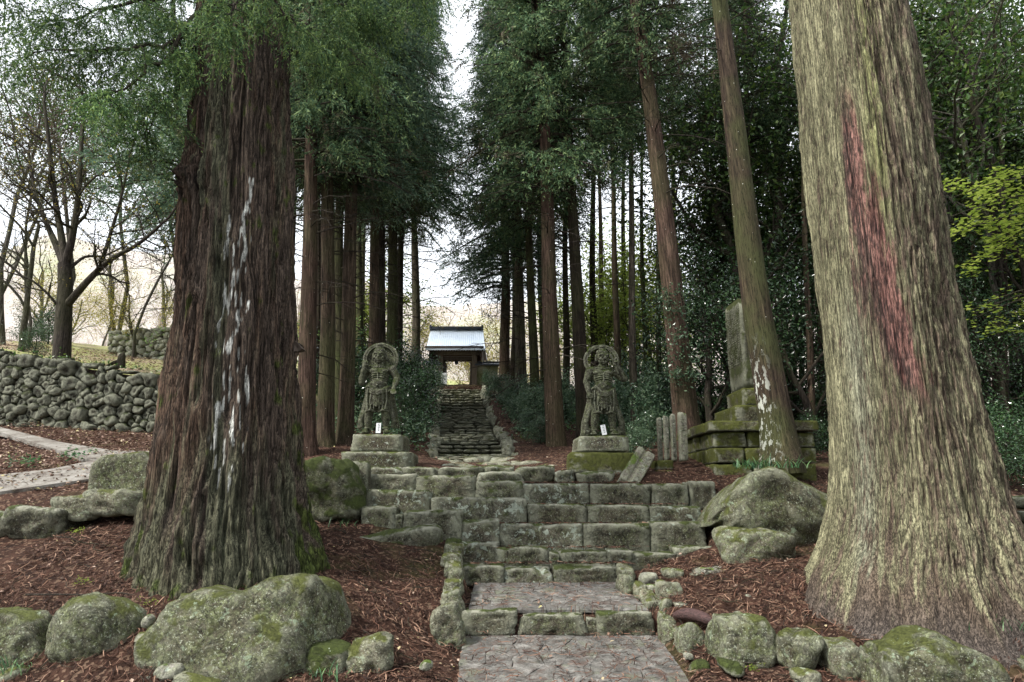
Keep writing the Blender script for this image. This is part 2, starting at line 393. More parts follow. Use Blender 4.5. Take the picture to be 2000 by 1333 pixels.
GW = [P(*g) for g in GP] + [np.array(a, float) for a in ((0, 0, -1.0), (0, 5, -.9), (-8, 4, -.9), (8, 4, -.9), (-14, 9, -.6), (15, 9, -.2), (-20, 0, -.8), (20, 0, -.6), (18, 14, .8), (-18, 18, 1.9), (-34, 24, 4), (22, 26, 4.2), (30, 18, 2.5),
      (0, 60, 8.2), (-30, 50, 9), (30, 50, 9.5), (-60, 60, 12), (60, 60, 12), (60, 20, 4), (-60, 20, 4), (0, 120, 12), (60, 120, 16), (-60, 120, 16), (60, -5, 0), (-60, -5, 0), (0, -10, -1.2))]
GW = np.array(GW)
def _ker(d): return np.sqrt(d * d + .16)
_D = np.hypot(GW[:, None, 0] - GW[None, :, 0], GW[:, None, 1] - GW[None, :, 1])
_n = len(GW); _A = np.zeros((_n + 3, _n + 3)); _A[:_n, :_n] = _ker(_D) + np.eye(_n) * -.08
_A[:_n, _n] = 1; _A[:_n, _n + 1:] = GW[:, :2]; _A[_n, :_n] = 1; _A[_n + 1:, :_n] = GW[:, :2].T
_W = np.linalg.solve(_A, np.concatenate([GW[:, 2], np.zeros(3)]))
def rbf(x, y):
    x = np.asarray(x, float); y = np.asarray(y, float); o = _W[_n] + _W[_n + 1] * x + _W[_n + 2] * y
    for i in range(_n): o = o + _W[i] * _ker(np.hypot(x - GW[i, 0], y - GW[i, 1]))
    return o
# path planes (left edge x, right edge x, z) against distance
def edge(pts): pts = np.array([P(*p) for p in pts]); return pts[:, 1], pts[:, 0], pts[:, 2]
_pY = np.array([5.0, 8.92, 10.6]); zf = P(1120, 1333, 8.92)[2]; zb = P(1120, 1242, 10.6)[2]
_sl = (zb - zf) / 1.68
def front_z(y): return zb + (y - 10.6) * _sl
fl1, fl2 = P(893, 1333, 8.92)[0], P(905, 1242, 10.6)[0]; fr1, fr2 = P(1350, 1333, 8.92)[0], P(1285, 1242, 10.6)[0]
def front_l(y): return fl2 + (y - 10.6) / 1.68 * (fl2 - fl1)
def front_r(y): return fr2 + (y - 10.6) / 1.68 * (fr2 - fr1)
lz1, lz2 = P(1080, 1193, 10.75)[2], P(1080, 1138, 12.35)[2]
def land_z(y): return lz1 + (y - 10.75) / 1.6 * (lz2 - lz1)
SP_Y = np.array([10.6, 10.8, 12.3, 12.8, 13.3, 13.75, 14.2, 14.7, 15.2]); 
SP_Z = np.array([zb, lz1, lz2, P(1100, 1103, 12.8)[2], P(1100, 1072, 13.3)[2], P(1100, 1026, 13.75)[2], P(1100, 988, 14.2)[2], P(1100, 945, 14.7)[2], P(1100, 915, 15.0)[2]])
# far flight
FL = [(853, 996, 893, 19.9), (854, 975, 862, 22.3), (853, 967, 847, 24.4), (859, 949, 802, 31.0), (862, 937, 757, 37.0)]
fY = np.array([f[3] for f in FL]); fXl = np.array([P(f[0], f[2], f[3])[0] for f in FL]); fXr = np.array([P(f[1], f[2], f[3])[0] for f in FL]); fZ = np.array([P(f[0], f[2], f[3])[2] for f in FL])
def ground_z(x, y, micro=True):
    x = np.asarray(x, float); y = np.asarray(y, float); sh = x.shape; x = x.ravel(); y = y.ravel()
    z = rbf(x, y)
    if micro:
        z = z + noise2(x, y, .8, 3, 3) * .05 * sstep(6, 9, y) + noise2(x, y, 5, 2, 9) * .018
    def cut(z, inside, zz): return z * (1 - inside) + np.minimum(z, zz) * inside
    m = sstep(front_l(y) - .12, front_l(y) + .02, x) * (1 - sstep(front_r(y) - .02, front_r(y) + .12, x)) * (y < 10.75)
    z = z * (1 - m) + (front_z(y) - .07) * m
    ml = sstep(-.85, -.7, x) * (1 - sstep(1.85, 2.05, x)) * (y >= 10.75) * (y < 12.3)
    z = z * (1 - ml) + (land_z(y) - .07) * ml
    xl = np.interp(y, [12.2, 13.0, 13.4], [-.75, -1.0, -2.7]); xr = np.interp(y, [12.2, 12.8, 13.2, 14.4], [1.9, 3.4, 3.5, 3.8])
    ms = sstep(xl - .1, xl + .1, x) * (1 - sstep(xr - .1, xr + .1, x)) * (y >= 12.2) * (y < 14.95)
    z = cut(z, ms, np.interp(y, SP_Y, SP_Z) - .16)
    # far flight cut
    xl = np.interp(y, fY, fXl); xr = np.interp(y, fY, fXr); mf = sstep(xl - .3, xl, x) * (1 - sstep(xr, xr + .3, x)) * (y > 19.5) * (y < 38.6)
    z = cut(z, mf, np.interp(y, fY, fZ) - .35)
    return z.reshape(sh)
def gz(x, y): return float(ground_z(np.array([x]), np.array([y]))[0])
xs = np.concatenate([np.arange(-110, -12, 2.2), np.arange(-12, 12, .1), np.arange(12, 112, 2.2)])
ys = np.concatenate([np.arange(-12, 7, .9), np.arange(7, 17, .08), np.arange(17, 42, .3), np.arange(42, 130, 3)])
X, Y = np.meshgrid(xs, ys, indexing='ij'); Z = ground_z(X, Y)
mk('forest_ground', np.stack([X, Y, Z], -1).reshape(-1, 3), grid_faces(len(xs), len(ys)), M['ground'], kind='structure', label='red brown needle litter on the sloping forest ground')

# hill far behind the gate
hx = np.arange(-240, 241, 5.0); hy = np.arange(80, 300, 5.0); X, Y = np.meshgrid(hx, hy, indexing='ij')
ridge = 12 + 34 * sstep(80, 200, Y) + 22 * sstep(10, -120, X) * sstep(80, 180, Y) + 10 * sstep(30, 160, X) * sstep(80, 180, Y)
Zh = ridge + noise2(X, Y, .02, 4, 4).reshape(X.shape) * 10 - 6 * (Y < 90)
mk('hillside', np.stack([X, Y, Zh], -1).reshape(-1, 3), grid_faces(len(hx), len(hy)), M['hill'], kind='structure', label='pinkish brown wooded hillside rising behind the gate')
def hill_z(x, y):
    i = int(np.clip((x + 240) / 5, 0, len(hx) - 1)); j = int(np.clip((y - 80) / 5, 0, len(hy) - 1)); return float(Zh[i, j])

# ------------------------------------------------------------------ stone paths
def flag_path(name, label, Lf, Rf, Zf, y0, y1, nx, ny, seed):
    rs = np.random.RandomState(seed)
    n = 24; yy = np.linspace(y0, y1, n)
    V = []; 
    for y in yy: V += [(Lf(y), y, Zf(y) - .035), (Rf(y), y, Zf(y) - .035), (Lf(y), y, Zf(y) - .3), (Rf(y), y, Zf(y) - .3)]
    F = []
    for i in range(n - 1):
        a, b = 4 * i, 4 * i + 4; F += [(a, a + 1, b + 1, b), (a + 2, a, b, b + 2), (a + 1, a + 3, b + 3, b + 1)]
    base = mk(name, np.array(V), np.array(F), M['joint'], kind='structure', label=label, smooth=False)
    H = y1 - y0
    pts = np.array([((i + .5 + rs.uniform(-.48, .48)) / nx, (j + .5 + rs.uniform(-.48, .48)) / ny) for i in range(nx) for j in range(ny)])
    B = [(0, 0), (1, 0), (1, 1), (0, 1)]
    for c in voronoi(pts, B):
        if len(c) < 3: continue
        c = np.array(c); y = y0 + c[:, 1] * H; l = np.array([Lf(a) for a in y]); r = np.array([Rf(a) for a in y])
        w = np.stack([l + c[:, 0] * (r - l), y], 1); ctr = w.mean(0)
        d = w - ctr; L = np.linalg.norm(d, axis=1)[:, None] + 1e-6; w = ctr + d * np.clip(1 - .003 / L, .5, 1)
        # wobble the edge: insert midpoints
        m = (w + np.roll(w, -1, 0)) / 2; m += rs.normal(size=m.shape) * .014; q = np.empty((len(w) * 2, 2)); q[0::2] = w; q[1::2] = m
        k = len(q); hgt = rs.uniform(-.003, .005); tilt = rs.normal(size=2) * .005
        inn = ctr + (q - ctr) * np.clip(1 - .009 / (np.linalg.norm(q - ctr, axis=1)[:, None] + 1e-6), .3, 1)
        def zz(p, o): return np.array([Zf(a[1]) for a in p]) + o + (p - ctr) @ tilt
        V = np.concatenate([np.c_[q, zz(q, -.045)], np.c_[q, zz(q, hgt - .006)], np.c_[inn, zz(inn, hgt)], [[*ctr, Zf(ctr[1]) + hgt + rs.uniform(0, .004)]]])
        i = np.arange(k); j = (i + 1) % k
        Q = np.concatenate([np.stack([i, j, j + k, i + k], 1), np.stack([i + k, j + k, j + 2 * k, i + 2 * k], 1)]); T = np.stack([i + 2 * k, j + 2 * k, np.full(k, 3 * k)], 1)
        mk('flagstone', V, [Q, T], M['flag'], base, smooth=False)
    return base
flag_path('stone_path', 'grey crazed stone path leading up to the first step', front_l, front_r, front_z, 6.2, 10.62, 7, 14, 3)
flag_path('path_landing', 'crazed stone landing between the two lowest steps', lambda y: -.62, lambda y: 1.95 - .12 * (y - 10.8), land_z, 10.8, 12.4, 8, 6, 5)

# ------------------------------------------------------------------ lower flight of big steps
_cache = {}
def step_stone(parent, x0, y0, x1, y1, Yf, depth, mat, seed, name='step_stone', rot=0, boxy=.93, sub=4, rough=.028, p=9):
    a, b = P(x0, y0, Yf), P(x1, y1, Yf); w = b[0] - a[0] + .008; h = a[2] - b[2] + (.10 if Yf > 13 else .03)
    V, F = rock((w, depth, h), seed, sub, p, 4, boxy, rough)
    if boxy > .65:      # dressed blocks: flat ends that butt, crisp arrises
        for ax_, f_, hs_ in ((0, 1.07, w / 2), (2, 1.05, h / 2)): V[:, ax_] = np.clip(V[:, ax_] * f_, -hs_, hs_) + n3(V * 6 + seed, seed + ax_) * .012
    rot += (math.sin(seed * 12.9898) * .5) * .022
    return mk(name, V, F, mat, parent, loc=((a[0] + b[0]) / 2, Yf + depth / 2, (a[2] + b[2]) / 2 - .04), rot=(0, rot, 0))
ST = thing('stone_steps', 'broad flight of mossy block steps rising from the crazed stone landing', 'steps', P(1100, 1138, 12.3))
base_inv = np.array(ST.location)
rows = [  # Y front, depth, list of (x0,ytop,x1,ybot)
 (14.2, .75, [(720, 927, 812, 967), (813, 930, 928, 973), (929, 940, 1027, 983), (1022, 946, 1151, 988), (1152, 946, 1272, 990), (1273, 946, 1348, 990), (1348, 941, 1403, 987)]),
 (13.75, .75, [(716, 958, 840, 1002), (842, 973, 1029, 1023), (1030, 985, 1147, 1030), (1148, 988, 1270, 1028), (1271, 990, 1372, 1024)]),
 (13.3, .75, [(706, 990, 771, 1028), (772, 1006, 785, 1026), (782, 998, 902, 1050), (902, 1016, 975, 1064), (976, 1025, 1140, 1077), (1141, 1024, 1272, 1076), (1271, 1021, 1381, 1074)]),
 (12.8, .75, [(880, 1058, 975, 1104), (968, 1066, 1073, 1108), (1072, 1076, 1092, 1106), (1091, 1074, 1192, 1108), (1188, 1073, 1238, 1114), (1233, 1078, 1322, 1114), (1318, 1066, 1406, 1114)]),
 (12.3, .7, [(900, 1102, 984, 1142), (983, 1108, 1079, 1140), (1081, 1104, 1208, 1140)]),
 (10.6, .45, [(903, 1190, 1010, 1236), (1012, 1196, 1147, 1238), (1146, 1204, 1168, 1236), (1166, 1193, 1280, 1238)]),
]
k = 0
for Yf, dep, sts in rows:
    for (x0, yt, x1, yb) in sts:
        k += 1; lich = (k * 7) % 4 == 0 or (x0 in (842, 902, 976))
        o = step_stone(None, x0, yt, x1, yb, Yf + (k % 3) * .02, dep, M['step_lichen' if lich else 'step'], 100 + k, boxy=.96 if Yf > 13 else .8, rough=.045 if Yf > 13 else .06, p=28 if Yf > 13 else 16)
        o.parent = ST; o.location = Vector(o.location) - Vector(ST.location)
def _top_of(V, w, sgn=1):
    b = np.linspace(-.5, .5, 25); i = np.clip(((V[:, 0] / w + .5) * 24).round().astype(int), 0, 24); o = []
    for k in range(25):
        m = i == k; o.append((V[m, 2].max() if sgn > 0 else V[m, 2].min()) if m.any() else 0.0)
    return b, np.array(o)
# low sloping slab half buried at the left, and thin paving stones on the terrace edge
def single(name, label, cat, bbox, Yc, depth, mat, seed, boxy=.3, sub=4, rough=.06, p=7, rz=0, tilt=0, group=None, sink=.0, npl=9, smooth=True, prof=None, under=None):
    x0, y0, x1, y1 = bbox; a, b = P(x0, y0, Yc), P(x1, y1, Yc)
    w = b[0] - a[0]; h = a[2] - b[2] + sink
    V, F = rock((w, depth, h), seed, sub, p, npl, boxy, rough)
    if tilt:
        c, s = math.cos(tilt), math.sin(tilt); V = V @ np.array([[c, 0, s], [0, 1, 0], [-s, 0, c]])
        V = V / (V.max(0) - V.min(0)) * np.array([w, V[:, 1].max() - V[:, 1].min(), h])
    if rz:
        c, s = math.cos(rz), math.sin(rz); V = V @ np.array([[c, s, 0], [-s, c, 0], [0, 0, 1]])
    if prof:      # measured outline of the top: (photo x, photo y)
        pr = np.array(prof, float); f = (pr[:, 0] - x0) / (x1 - x0) - .5; top = (y1 - pr[:, 1]) / (y1 - y0)
        zlo, zhi = V[:, 2].min(), V[:, 2].max(); k = np.interp(V[:, 0] / w, f, top); q = (V[:, 2] - zlo) / (zhi - zlo)
        lo = np.zeros_like(k)
        if under: un = np.array(under, float); lo = np.interp(V[:, 0] / w, (un[:, 0] - x0) / (x1 - x0) - .5, (y1 - un[:, 1]) / (y1 - y0))
        cur = np.interp(V[:, 0] / w, *_top_of(V, w)); cl = np.interp(V[:, 0] / w, *_top_of(V, w, -1)); c0, c1 = (cl - zlo) / (zhi - zlo), (cur - zlo) / (zhi - zlo)
        V[:, 2] = zlo + (zhi - zlo) * (lo + (k - lo) * (q - c0) / np.maximum(c1 - c0, .08))
    V[:, 2] -= V[:, 2].min()
    return mk(name, V, F, mat, None, smooth, loc=((a[0] + b[0]) / 2, Yc, a[2] - h), label=label, category=cat, group=group)
single('buried_slab', 'half buried mossy slab slanting beside the left end of the steps', 'stone slab', (703, 1024, 872, 1092), 13.0, .8, M['step'], 41, .75, tilt=.2, sink=.2)
TE = thing('terrace_edging', 'thin uneven stones edging the terrace above the top step', 'stone edging', P(960, 935, 14.9))
for i, (x0, y0, x1, y1, Yf) in enumerate([(718, 912, 788, 930, 15.2), (780, 912, 856, 931, 15.3), (855, 911, 946, 938, 15.25), (925, 922, 1028, 942, 14.85), (935, 909, 1005, 928, 15.5), (1003, 911, 1084, 938, 15.2), (1083, 916, 1127, 946, 15.0), (1126, 921, 1204, 946, 14.95), (1200, 920, 1232, 940, 15.3)]):
    o = step_stone(None, x0, y0, x1, y1, Yf, .7, M['step_lichen' if i % 3 == 0 else 'step'], 200 + i, 'edging_stone', boxy=.6, rough=.05); o.parent = TE; o.location = Vector(o.location) - Vector(TE.location)

# ------------------------------------------------------------------ far flight up to the gate
FF = thing('hill_stairs', 'long narrow flight of worn mossy steps climbing to the gate', 'stairs', (0, 19.9, float(fZ[0])))
variants = []
for v in range(10):
    V, F = rock((1, 1, 1), 300 + v, 3, 9, 6, .75, .07); variants.append(mesh_data('flight_stone', V, F, True, None, [M['flight']]))
risers = [mesh_data('riser_stone', *rock((1, 1, 1), 330 + v, 2, 12, 3, .9, .03), True, None, [M['step']]) for v in range(3)]  # risers darker than the treads: shade under the nosings put into the colour
rs = np.random.RandomState(11); NS = 27
for s in range(NS):
    t0 = s / NS; y = 19.6 + (37.0 - 19.6) * t0; xl, xr, z = np.interp(y, fY, fXl), np.interp(y, fY, fXr), np.interp(y, fY, fZ)
    if y < 19.9: xl -= .1; xr += .25
    nst = rs.choice([3, 4, 5]); cuts = np.sort(np.concatenate([[0, 1], (np.arange(1, nst) + rs.uniform(-.25, .25, nst - 1)) / nst]))
    for a, b in zip(cuts[:-1], cuts[1:]):
        w = (b - a) * (xr - xl); h = .095 + rs.uniform(0, .02); cx = xl + (a + b) / 2 * (xr - xl)
        o = link('flight_stone', variants[rs.randint(10)], FF, (cx, y + .3 + rs.uniform(-.03, .03) - 19.9, z - h / 2 + .02 + rs.uniform(-.01, .01) - float(fZ[0])), (rs.normal() * .015 + .02, rs.normal() * .012, rs.normal() * .03), (w * 1.0, .8, h))
        link('riser_stone', risers[rs.randint(3)], FF, (cx, y + .52 - 19.9, z - .15 - float(fZ[0])), (0, 0, 0), (w * 1.02, .8, .2))
# low uneven steps between the terrace and the flight
LS = thing('curved_steps', 'low curved steps of rough slabs at the foot of the long flight', 'steps', P(930, 910, 17.5))
for i, (x0, y0, x1, y1, Yf) in enumerate([(850, 897, 905, 909, 19.0), (903, 895, 960, 907, 19.1), (955, 896, 1062, 908, 18.9), (866, 906, 930, 914, 17.8), (926, 903, 1000, 913, 17.9), (996, 902, 1075, 912, 17.7), (765, 909, 850, 917, 16.9), (848, 908, 925, 916, 17.0), (1060, 906, 1110, 916, 17.0), (820, 898, 856, 908, 18.6)]):
    o = step_stone(None, x0, y0 - 2, x1, y1 + 6, Yf, .9, M['flight'], 240 + i, 'step_slab', boxy=.5, rough=.06, sub=3); o.parent = LS; o.location = Vector(o.location) - Vector(LS.location)
# kerb of rubble along the flight
SK = thing('stair_kerb', 'rough rubble kerb running up the right of the long flight', 'stone kerb', (float(fXr[0]), 19.9, float(fZ[0])))
SK2 = thing('stair_kerb', 'low mossy rubble kerb on the left of the long flight', 'stone kerb', (float(fXl[0]), 19.9, float(fZ[0])))
for side, root in ((1, SK), (-1, SK2)):
    y = 20.2
    while y < 36.5:
        L = rs.uniform(.3, .75); x = (np.interp(y, fY, fXr) + .22) if side > 0 else (np.interp(y, fY, fXl) - .18); z = np.interp(y, fY, fZ)
        o = link('kerb_stone', variants[rs.randint(10)], root, Vector((x + rs.uniform(-.16, .2), y, z - .06 + rs.uniform(-.05, .1) * (1 if side > 0 else .3))) - Vector(root.location), (rs.normal() * .15, rs.normal() * .15, rs.normal() * .2), (rs.uniform(.25, .42), L, rs.uniform(.3, .5) * (1 if side > 0 else .8)))
        y += L * rs.uniform(.8, 1.1)
# ------------------------------------------------------------------ dry stone walls and the terrace behind
def dry_wall(name, label, p0, p1, t0, t1, smin, smax, mat, seed, core, grow=.0, sub=3, batter=.12):
    """p0,p1 bottom ends, t0,t1 top ends (world)"""
    rs = np.random.RandomState(seed); p0, p1, t0, t1 = map(np.array, (p0, p1, t0, t1))
    L = np.linalg.norm((p1 - p0)[:2]); ux = np.array([*(p1 - p0)[:2] / L, 0]); nrm = np.array([ux[1], -ux[0], 0])   # faces the camera
    zb = lambda u: p0[2] + (p1[2] - p0[2]) * u / L; zt = lambda u: t0[2] + (t1[2] - t0[2]) * u / L
    zmin = min(p0[2], p1[2]) - .15; zmax = max(t0[2], t1[2])
    root = thing(name, label, 'stone wall', p0)
    g = Geo(); n = 30; V = []
    for i in range(n):
        u = L * i / (n - 1); b = p0 + ux * u
        for off, z in ((.16, zb(u) - .5), (.16 + batter, zt(u) - .12), (.9, zt(u) - .12), (.9, zb(u) - .5)): q = b - nrm * off; V.append((q[0], q[1], z))
    F = grid_faces(n, 4); g.add(np.array(V), F)
    c = g.build('wall_core', core, None, False); c.parent = root; c.location = -Vector(p0)
    # dart throwing with sizes
    pts, rad = [], []
    for tries in range(60000):
        u = rs.uniform(0, L); v = rs.uniform(zmin, zmax + .05)
        if v > zt(u) - .04 or v < zb(u) - .2: continue
        k = tries / 60000; r = (smin + (smax - smin) * rs.uniform() ** (1.2 + 4 * k)) * .5 * (1 - .45 * k)
        if all((u - a) ** 2 + ((v - b) * 1.25) ** 2 > (r + q) ** 2 for (a, b), q in zip(pts, rad)): pts.append((u, v)); rad.append(r)
        if len(pts) > 290: break
    cells = voronoi(pts, [(0, zmin - .1), (L, zmin - .1), (L, zmax + .3), (0, zmax + .3)])
    for (u, v), c, r in zip(pts, cells, rad):
        if len(c) < 3: continue
        c = np.array(c); c[:, 1] = np.minimum(c[:, 1], zt(u) + rs.uniform(-.02, .09)); ctr = c.mean(0)
        ns, hs = [], []
        for i in range(len(c)):
            a, b = c[i], c[(i + 1) % len(c)]; e = b - a
            if np.linalg.norm(e) < 1e-4: continue
            nn = np.array([e[1], -e[0]]) / np.linalg.norm(e); h = nn @ (a - ctr)
            ns.append(np.array([nn[0], 0, nn[1]])); hs.append(max(h - .010, .03) * 1.01)
        pr = rs.uniform(.05, .26) * (.6 + r * 2); ns += [np.array([rs.normal() * .25, -1, rs.normal() * .25]), np.array([0, 1., 0])]; hs += [pr, .2]
        V, F = rock((1, 1, 1), rs.randint(9999), sub, 11, planes=(ns, hs), rough=.08, fit=False)
        ang = math.atan2(ux[1], ux[0]); f = (v - zb(u)) / max(.3, zt(u) - zb(u))
        q = p0 + ux * ctr[0] - nrm * (batter * f + .08)
        mk('wall_stone', V, F, mat, root, loc=(q[0] - p0[0], q[1] - p0[1], ctr[1] - p0[2]), rot=(0, 0, ang))
    return root
A0, A1 = P(-120, 822, 21.4), P(480, 858, 19.9); T0, T1 = P(-120, 676, 21.6), P(480, 760, 20.1)
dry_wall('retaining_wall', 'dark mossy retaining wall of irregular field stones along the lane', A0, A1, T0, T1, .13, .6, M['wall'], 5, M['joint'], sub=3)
B0, B1 = P(205, 688, 36), P(420, 712, 34); U0, U1 = P(205, 648, 36.2), P(420, 632, 34.2)
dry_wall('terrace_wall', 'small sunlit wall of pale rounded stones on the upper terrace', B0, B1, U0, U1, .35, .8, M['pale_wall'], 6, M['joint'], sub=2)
tx = np.arange(-70, -2, .5); tv = np.concatenate([np.linspace(0, 1, 60) ** 1.6])
Xt, Tt = np.meshgrid(tx, tv, indexing='ij')
wy = A0[1] + (Xt - A0[0]) / (A1[0] - A0[0]) * (A1[1] - A0[1]) + .45; wz = T0[2] + (Xt - T0[0]) / (T1[0] - T0[0]) * (T1[2] - T0[2]) - .08
wy = np.minimum(wy, 24); wz = np.minimum(wz, 7.5)
Yt = wy + Tt * (95 - wy); Zt = wz + (Yt - wy) * .165 + noise2(Xt, Yt, .25, 3, 8).reshape(Xt.shape) * .25 * sstep(.3, 4, Yt - wy)
Zt = Zt - 5 * sstep(-7.2, -4.2, Xt - .05 * (Yt - 20))
mk('terrace_ground', np.stack([Xt, Yt, Zt], -1).reshape(-1, 3), grid_faces(len(tx), len(tv)), M['terrace'], kind='structure', label='bright mossy terrace with fallen leaves above the retaining wall')
def terr_z(x, y):
    w = min(A0[1] + (x - A0[0]) / (A1[0] - A0[0]) * (A1[1] - A0[1]) + .45, 24); z = min(T0[2] + (x - T0[0]) / (T1[0] - T0[0]) * (T1[2] - T0[2]) - .08, 7.5)
    return z + (y - w) * .165

# lane at the left: slab edge in front, running off to the left and away
def ribbon(name, label, la, lb, mat, n=40, thick=.12, **kw):
    """la, lb lists of (px,py,Y) for the near and far edge"""
    def res(l):
        l = np.array([P(*a) for a in l]); s = np.linspace(0, 1, len(l)); t = np.linspace(0, 1, n)
        return np.stack([np.interp(t, s, l[:, i]) for i in range(3)], 1)
    a, b = res(la), res(lb); m = 10; V = []
    for i in range(n):
        for j in range(m):
            q = a[i] + (b[i] - a[i]) * j / (m - 1) + np.array([0, 0, .05]); V.append(q)
        V.append(a[i] - np.array([0, -.01, thick]))
    V = np.array(V).reshape(n, m + 1, 3); V = np.concatenate([V[:, -1:], V[:, :-1]], 1).reshape(-1, 3)
    return mk(name, V, grid_faces(n, m + 1), mat, kind='structure', label=label, smooth=False)
ribbon('lane', 'pale worn lane with a dark slab edge behind the large left tree', [(-400, 1006, 12.6), (0, 966, 13.4), (100, 951, 13.8), (200, 937, 14.3), (330, 915, 14.9)],
       [(-400, 938, 14.8), (0, 932, 14.9), (100, 921, 15.2), (175, 905, 15.9), (330, 880, 17.0)], M['lane'])
ribbon('lane_branch', 'narrow pale lane bending away towards the retaining wall', [(-300, 800, 22.5), (0, 848, 19.6), (100, 879, 17.8), (170, 903, 16.2), (300, 906, 15.9)],
       [(-300, 785, 23.5), (0, 838, 20.2), (120, 868, 18.6), (220, 884, 17.6), (330, 886, 17.2)], M['lane'], thick=.05)

# ------------------------------------------------------------------ boulders and kerb stones
B, C_, G_ = M['boulder'], M['cobble'], M['grey']
single('boulder', 'largest long green boulder in front of the dark left trunk', 'boulder', (294, 1120, 667, 1322), 9.25, 1.35, B, 501, .35, 5, .045, 8, sink=.12, prof=[(294, 1228), (312, 1190), (340, 1160), (400, 1147), (480, 1153), (530, 1128), (600, 1120), (640, 1148), (660, 1200), (667, 1250)], under=[(294, 1255), (330, 1286), (420, 1302), (500, 1318), (600, 1316), (667, 1262)])
single('boulder', 'rounded upright green boulder just left of the largest long boulder', 'boulder', (102, 1160, 281, 1316), 9.2, 1.0, B, 517, .1, 5, .045, 6, sink=.1, prof=[(102, 1250), (115, 1215), (150, 1170), (185, 1160), (225, 1172), (262, 1195), (281, 1240)])
single('boulder', 'low green boulder cut by the left edge of the photo, above the grass tuft', 'boulder', (-90, 1187, 126, 1290), 9.3, 1.1, B, 503, .4, 5, .06, sink=.15)
single('boulder', 'dark mossy boulder wedged behind the right end of the longest boulder', 'boulder', (600, 1252, 684, 1318), 9.1, .6, M['mossrock'], 504, .2, 4, sink=.1)
single('boulder', 'lone rugged round boulder in red litter left of the path', 'boulder', (679, 1240, 773, 1322), 9.15, .6, C_, 505, .1, 4, .09, sink=.06)
single('stone', 'thin upright sliver of stone wedged between the two big left boulders', 'stone', (269, 1234, 299, 1306), 9.1, .35, C_, 506, .4, 3, sink=.05)
single('stone', 'small pale pebble perched in the gap between two big left boulders', 'pebble', (279, 1200, 299, 1228), 9.05, .16, G_, 507, .1, 3)
single('stone', 'small grey stone under the overhang of the longest boulder', 'stone', (310, 1290, 368, 1326), 8.7, .4, G_, 508, .2, 3, sink=.04)
single('stone', 'flat green stone at the bottom edge below the longest boulder', 'stone', (345, 1312, 442, 1352), 8.6, .5, C_, 509, .2, 3)
single('stone', 'small pointed white stone in front of the grey one at bottom left', 'stone', (272, 1316, 300, 1338), 8.6, .2, G_, 510, .2, 3)
single('stone', 'flat stone under the grass at the bottom left corner', 'stone', (-6, 1302, 62, 1330), 8.75, .4, C_, 511, .4, 3)
single('stone', 'small pinkish pebble lying in the litter left of the path', 'pebble', (817, 1290, 846, 1311), 8.95, .18, G_, 512, .1, 3)
single('boulder', 'tall leaning lichened kerb stone at the left corner of the lowest step', 'boulder', (840, 1172, 912, 1280), 10.35, .5, C_, 520, .1, 5, .05, tilt=.2, sink=.05)
left_kerb = [((862, 1148, 908, 1192), 10.9, 'squat'), ((866, 1130, 906, 1160), 11.2, 'narrow'), ((874, 1108, 907, 1142), 11.5, 'steep'), ((868, 1096, 904, 1122), 11.8, 'thin'), ((862, 1080, 905, 1106), 12.1, 'flat pale'), ((866, 1062, 905, 1092), 12.4, 'yellow mossed'), ((870, 1050, 903, 1074), 12.7, 'topmost dark mossed')]
for i, (bb, Yc, w) in enumerate(left_kerb):
    pos = ['directly above the tall leaning stone', 'second above the tall leaning stone', 'third above the tall leaning stone', 'fourth above the tall leaning stone', 'fifth above the tall leaning stone', 'just below the topmost one', 'touching the end of the long step'][i]
    single('kerb_stone', '%s stone in the left kerb, %s' % (w, pos), 'kerb stone', bb, Yc, .42, C_ if i != 6 else M['mossrock'], 530 + i, .25, 4, .06, sink=.08, group='stones stacked along the left edge of the landing')
rk = [((1203, 1102, 1241, 1130), 12.1, 'rounded upper stone where the top landing step meets the right kerb'), ((1205, 1120, 1243, 1154), 11.8, 'yellow green stone below the rounded one at the top of the right kerb'),
      ((1234, 1138, 1263, 1172), 11.6, 'narrow stone in the right kerb left of the bright green one'), ((1244, 1150, 1280, 1184), 11.4, 'bright green cobble in the middle of the right kerb'),
      ((1254, 1164, 1294, 1196), 11.1, 'pale cut cobble below the bright green one in the right kerb'), ((1280, 1168, 1312, 1222), 10.9, 'upright brownish stone behind the lowest step in the right kerb'),
      ((1284, 1196, 1328, 1266), 10.4, 'tall egg shaped stone at the right corner of the lowest step'), ((1317, 1216, 1387, 1290), 10.0, 'dark split stone between the egg shaped stone and the flat topped boulder')]
for i, (bb, Yc, lab) in enumerate(rk): single('kerb_stone', lab, 'kerb stone', bb, Yc, .45, C_, 550 + i, .2, 4, .06, sink=.08, group='stones along the right edge of the landing')
single('boulder', 'big flat topped grey green boulder right of the path corner', 'boulder', (1379, 1198, 1516, 1297), 9.6, .9, B, 561, .4, 5, .05, sink=.1, prof=[(1379, 1255), (1392, 1203), (1450, 1198), (1490, 1203), (1512, 1232), (1516, 1262)])
single('boulder', 'small rounded stone tucked right of the flat topped boulder', 'boulder', (1494, 1248, 1532, 1288), 9.4, .4, C_, 562, .2, 4, sink=.05)
single('boulder', 'peaked lichened boulder second right of the flat topped one', 'boulder', (1512, 1228, 1601, 1318), 9.2, .7, B, 563, .0, 4, .06, sink=.05)
single('boulder', 'squarish pale green boulder left of the long one in front of the right trunk', 'boulder', (1602, 1250, 1680, 1328), 9.0, .6, C_, 564, .45, 4, .05, sink=.05)
single('boulder', 'long low green boulder in front of the pale right trunk', 'boulder', (1679, 1230, 1958, 1362), 8.6, .8, B, 573, .45, 5, .045, sink=.05, prof=[(1679, 1275), (1695, 1258), (1750, 1260), (1785, 1236), (1830, 1234), (1880, 1252), (1930, 1275), (1958, 1310)])
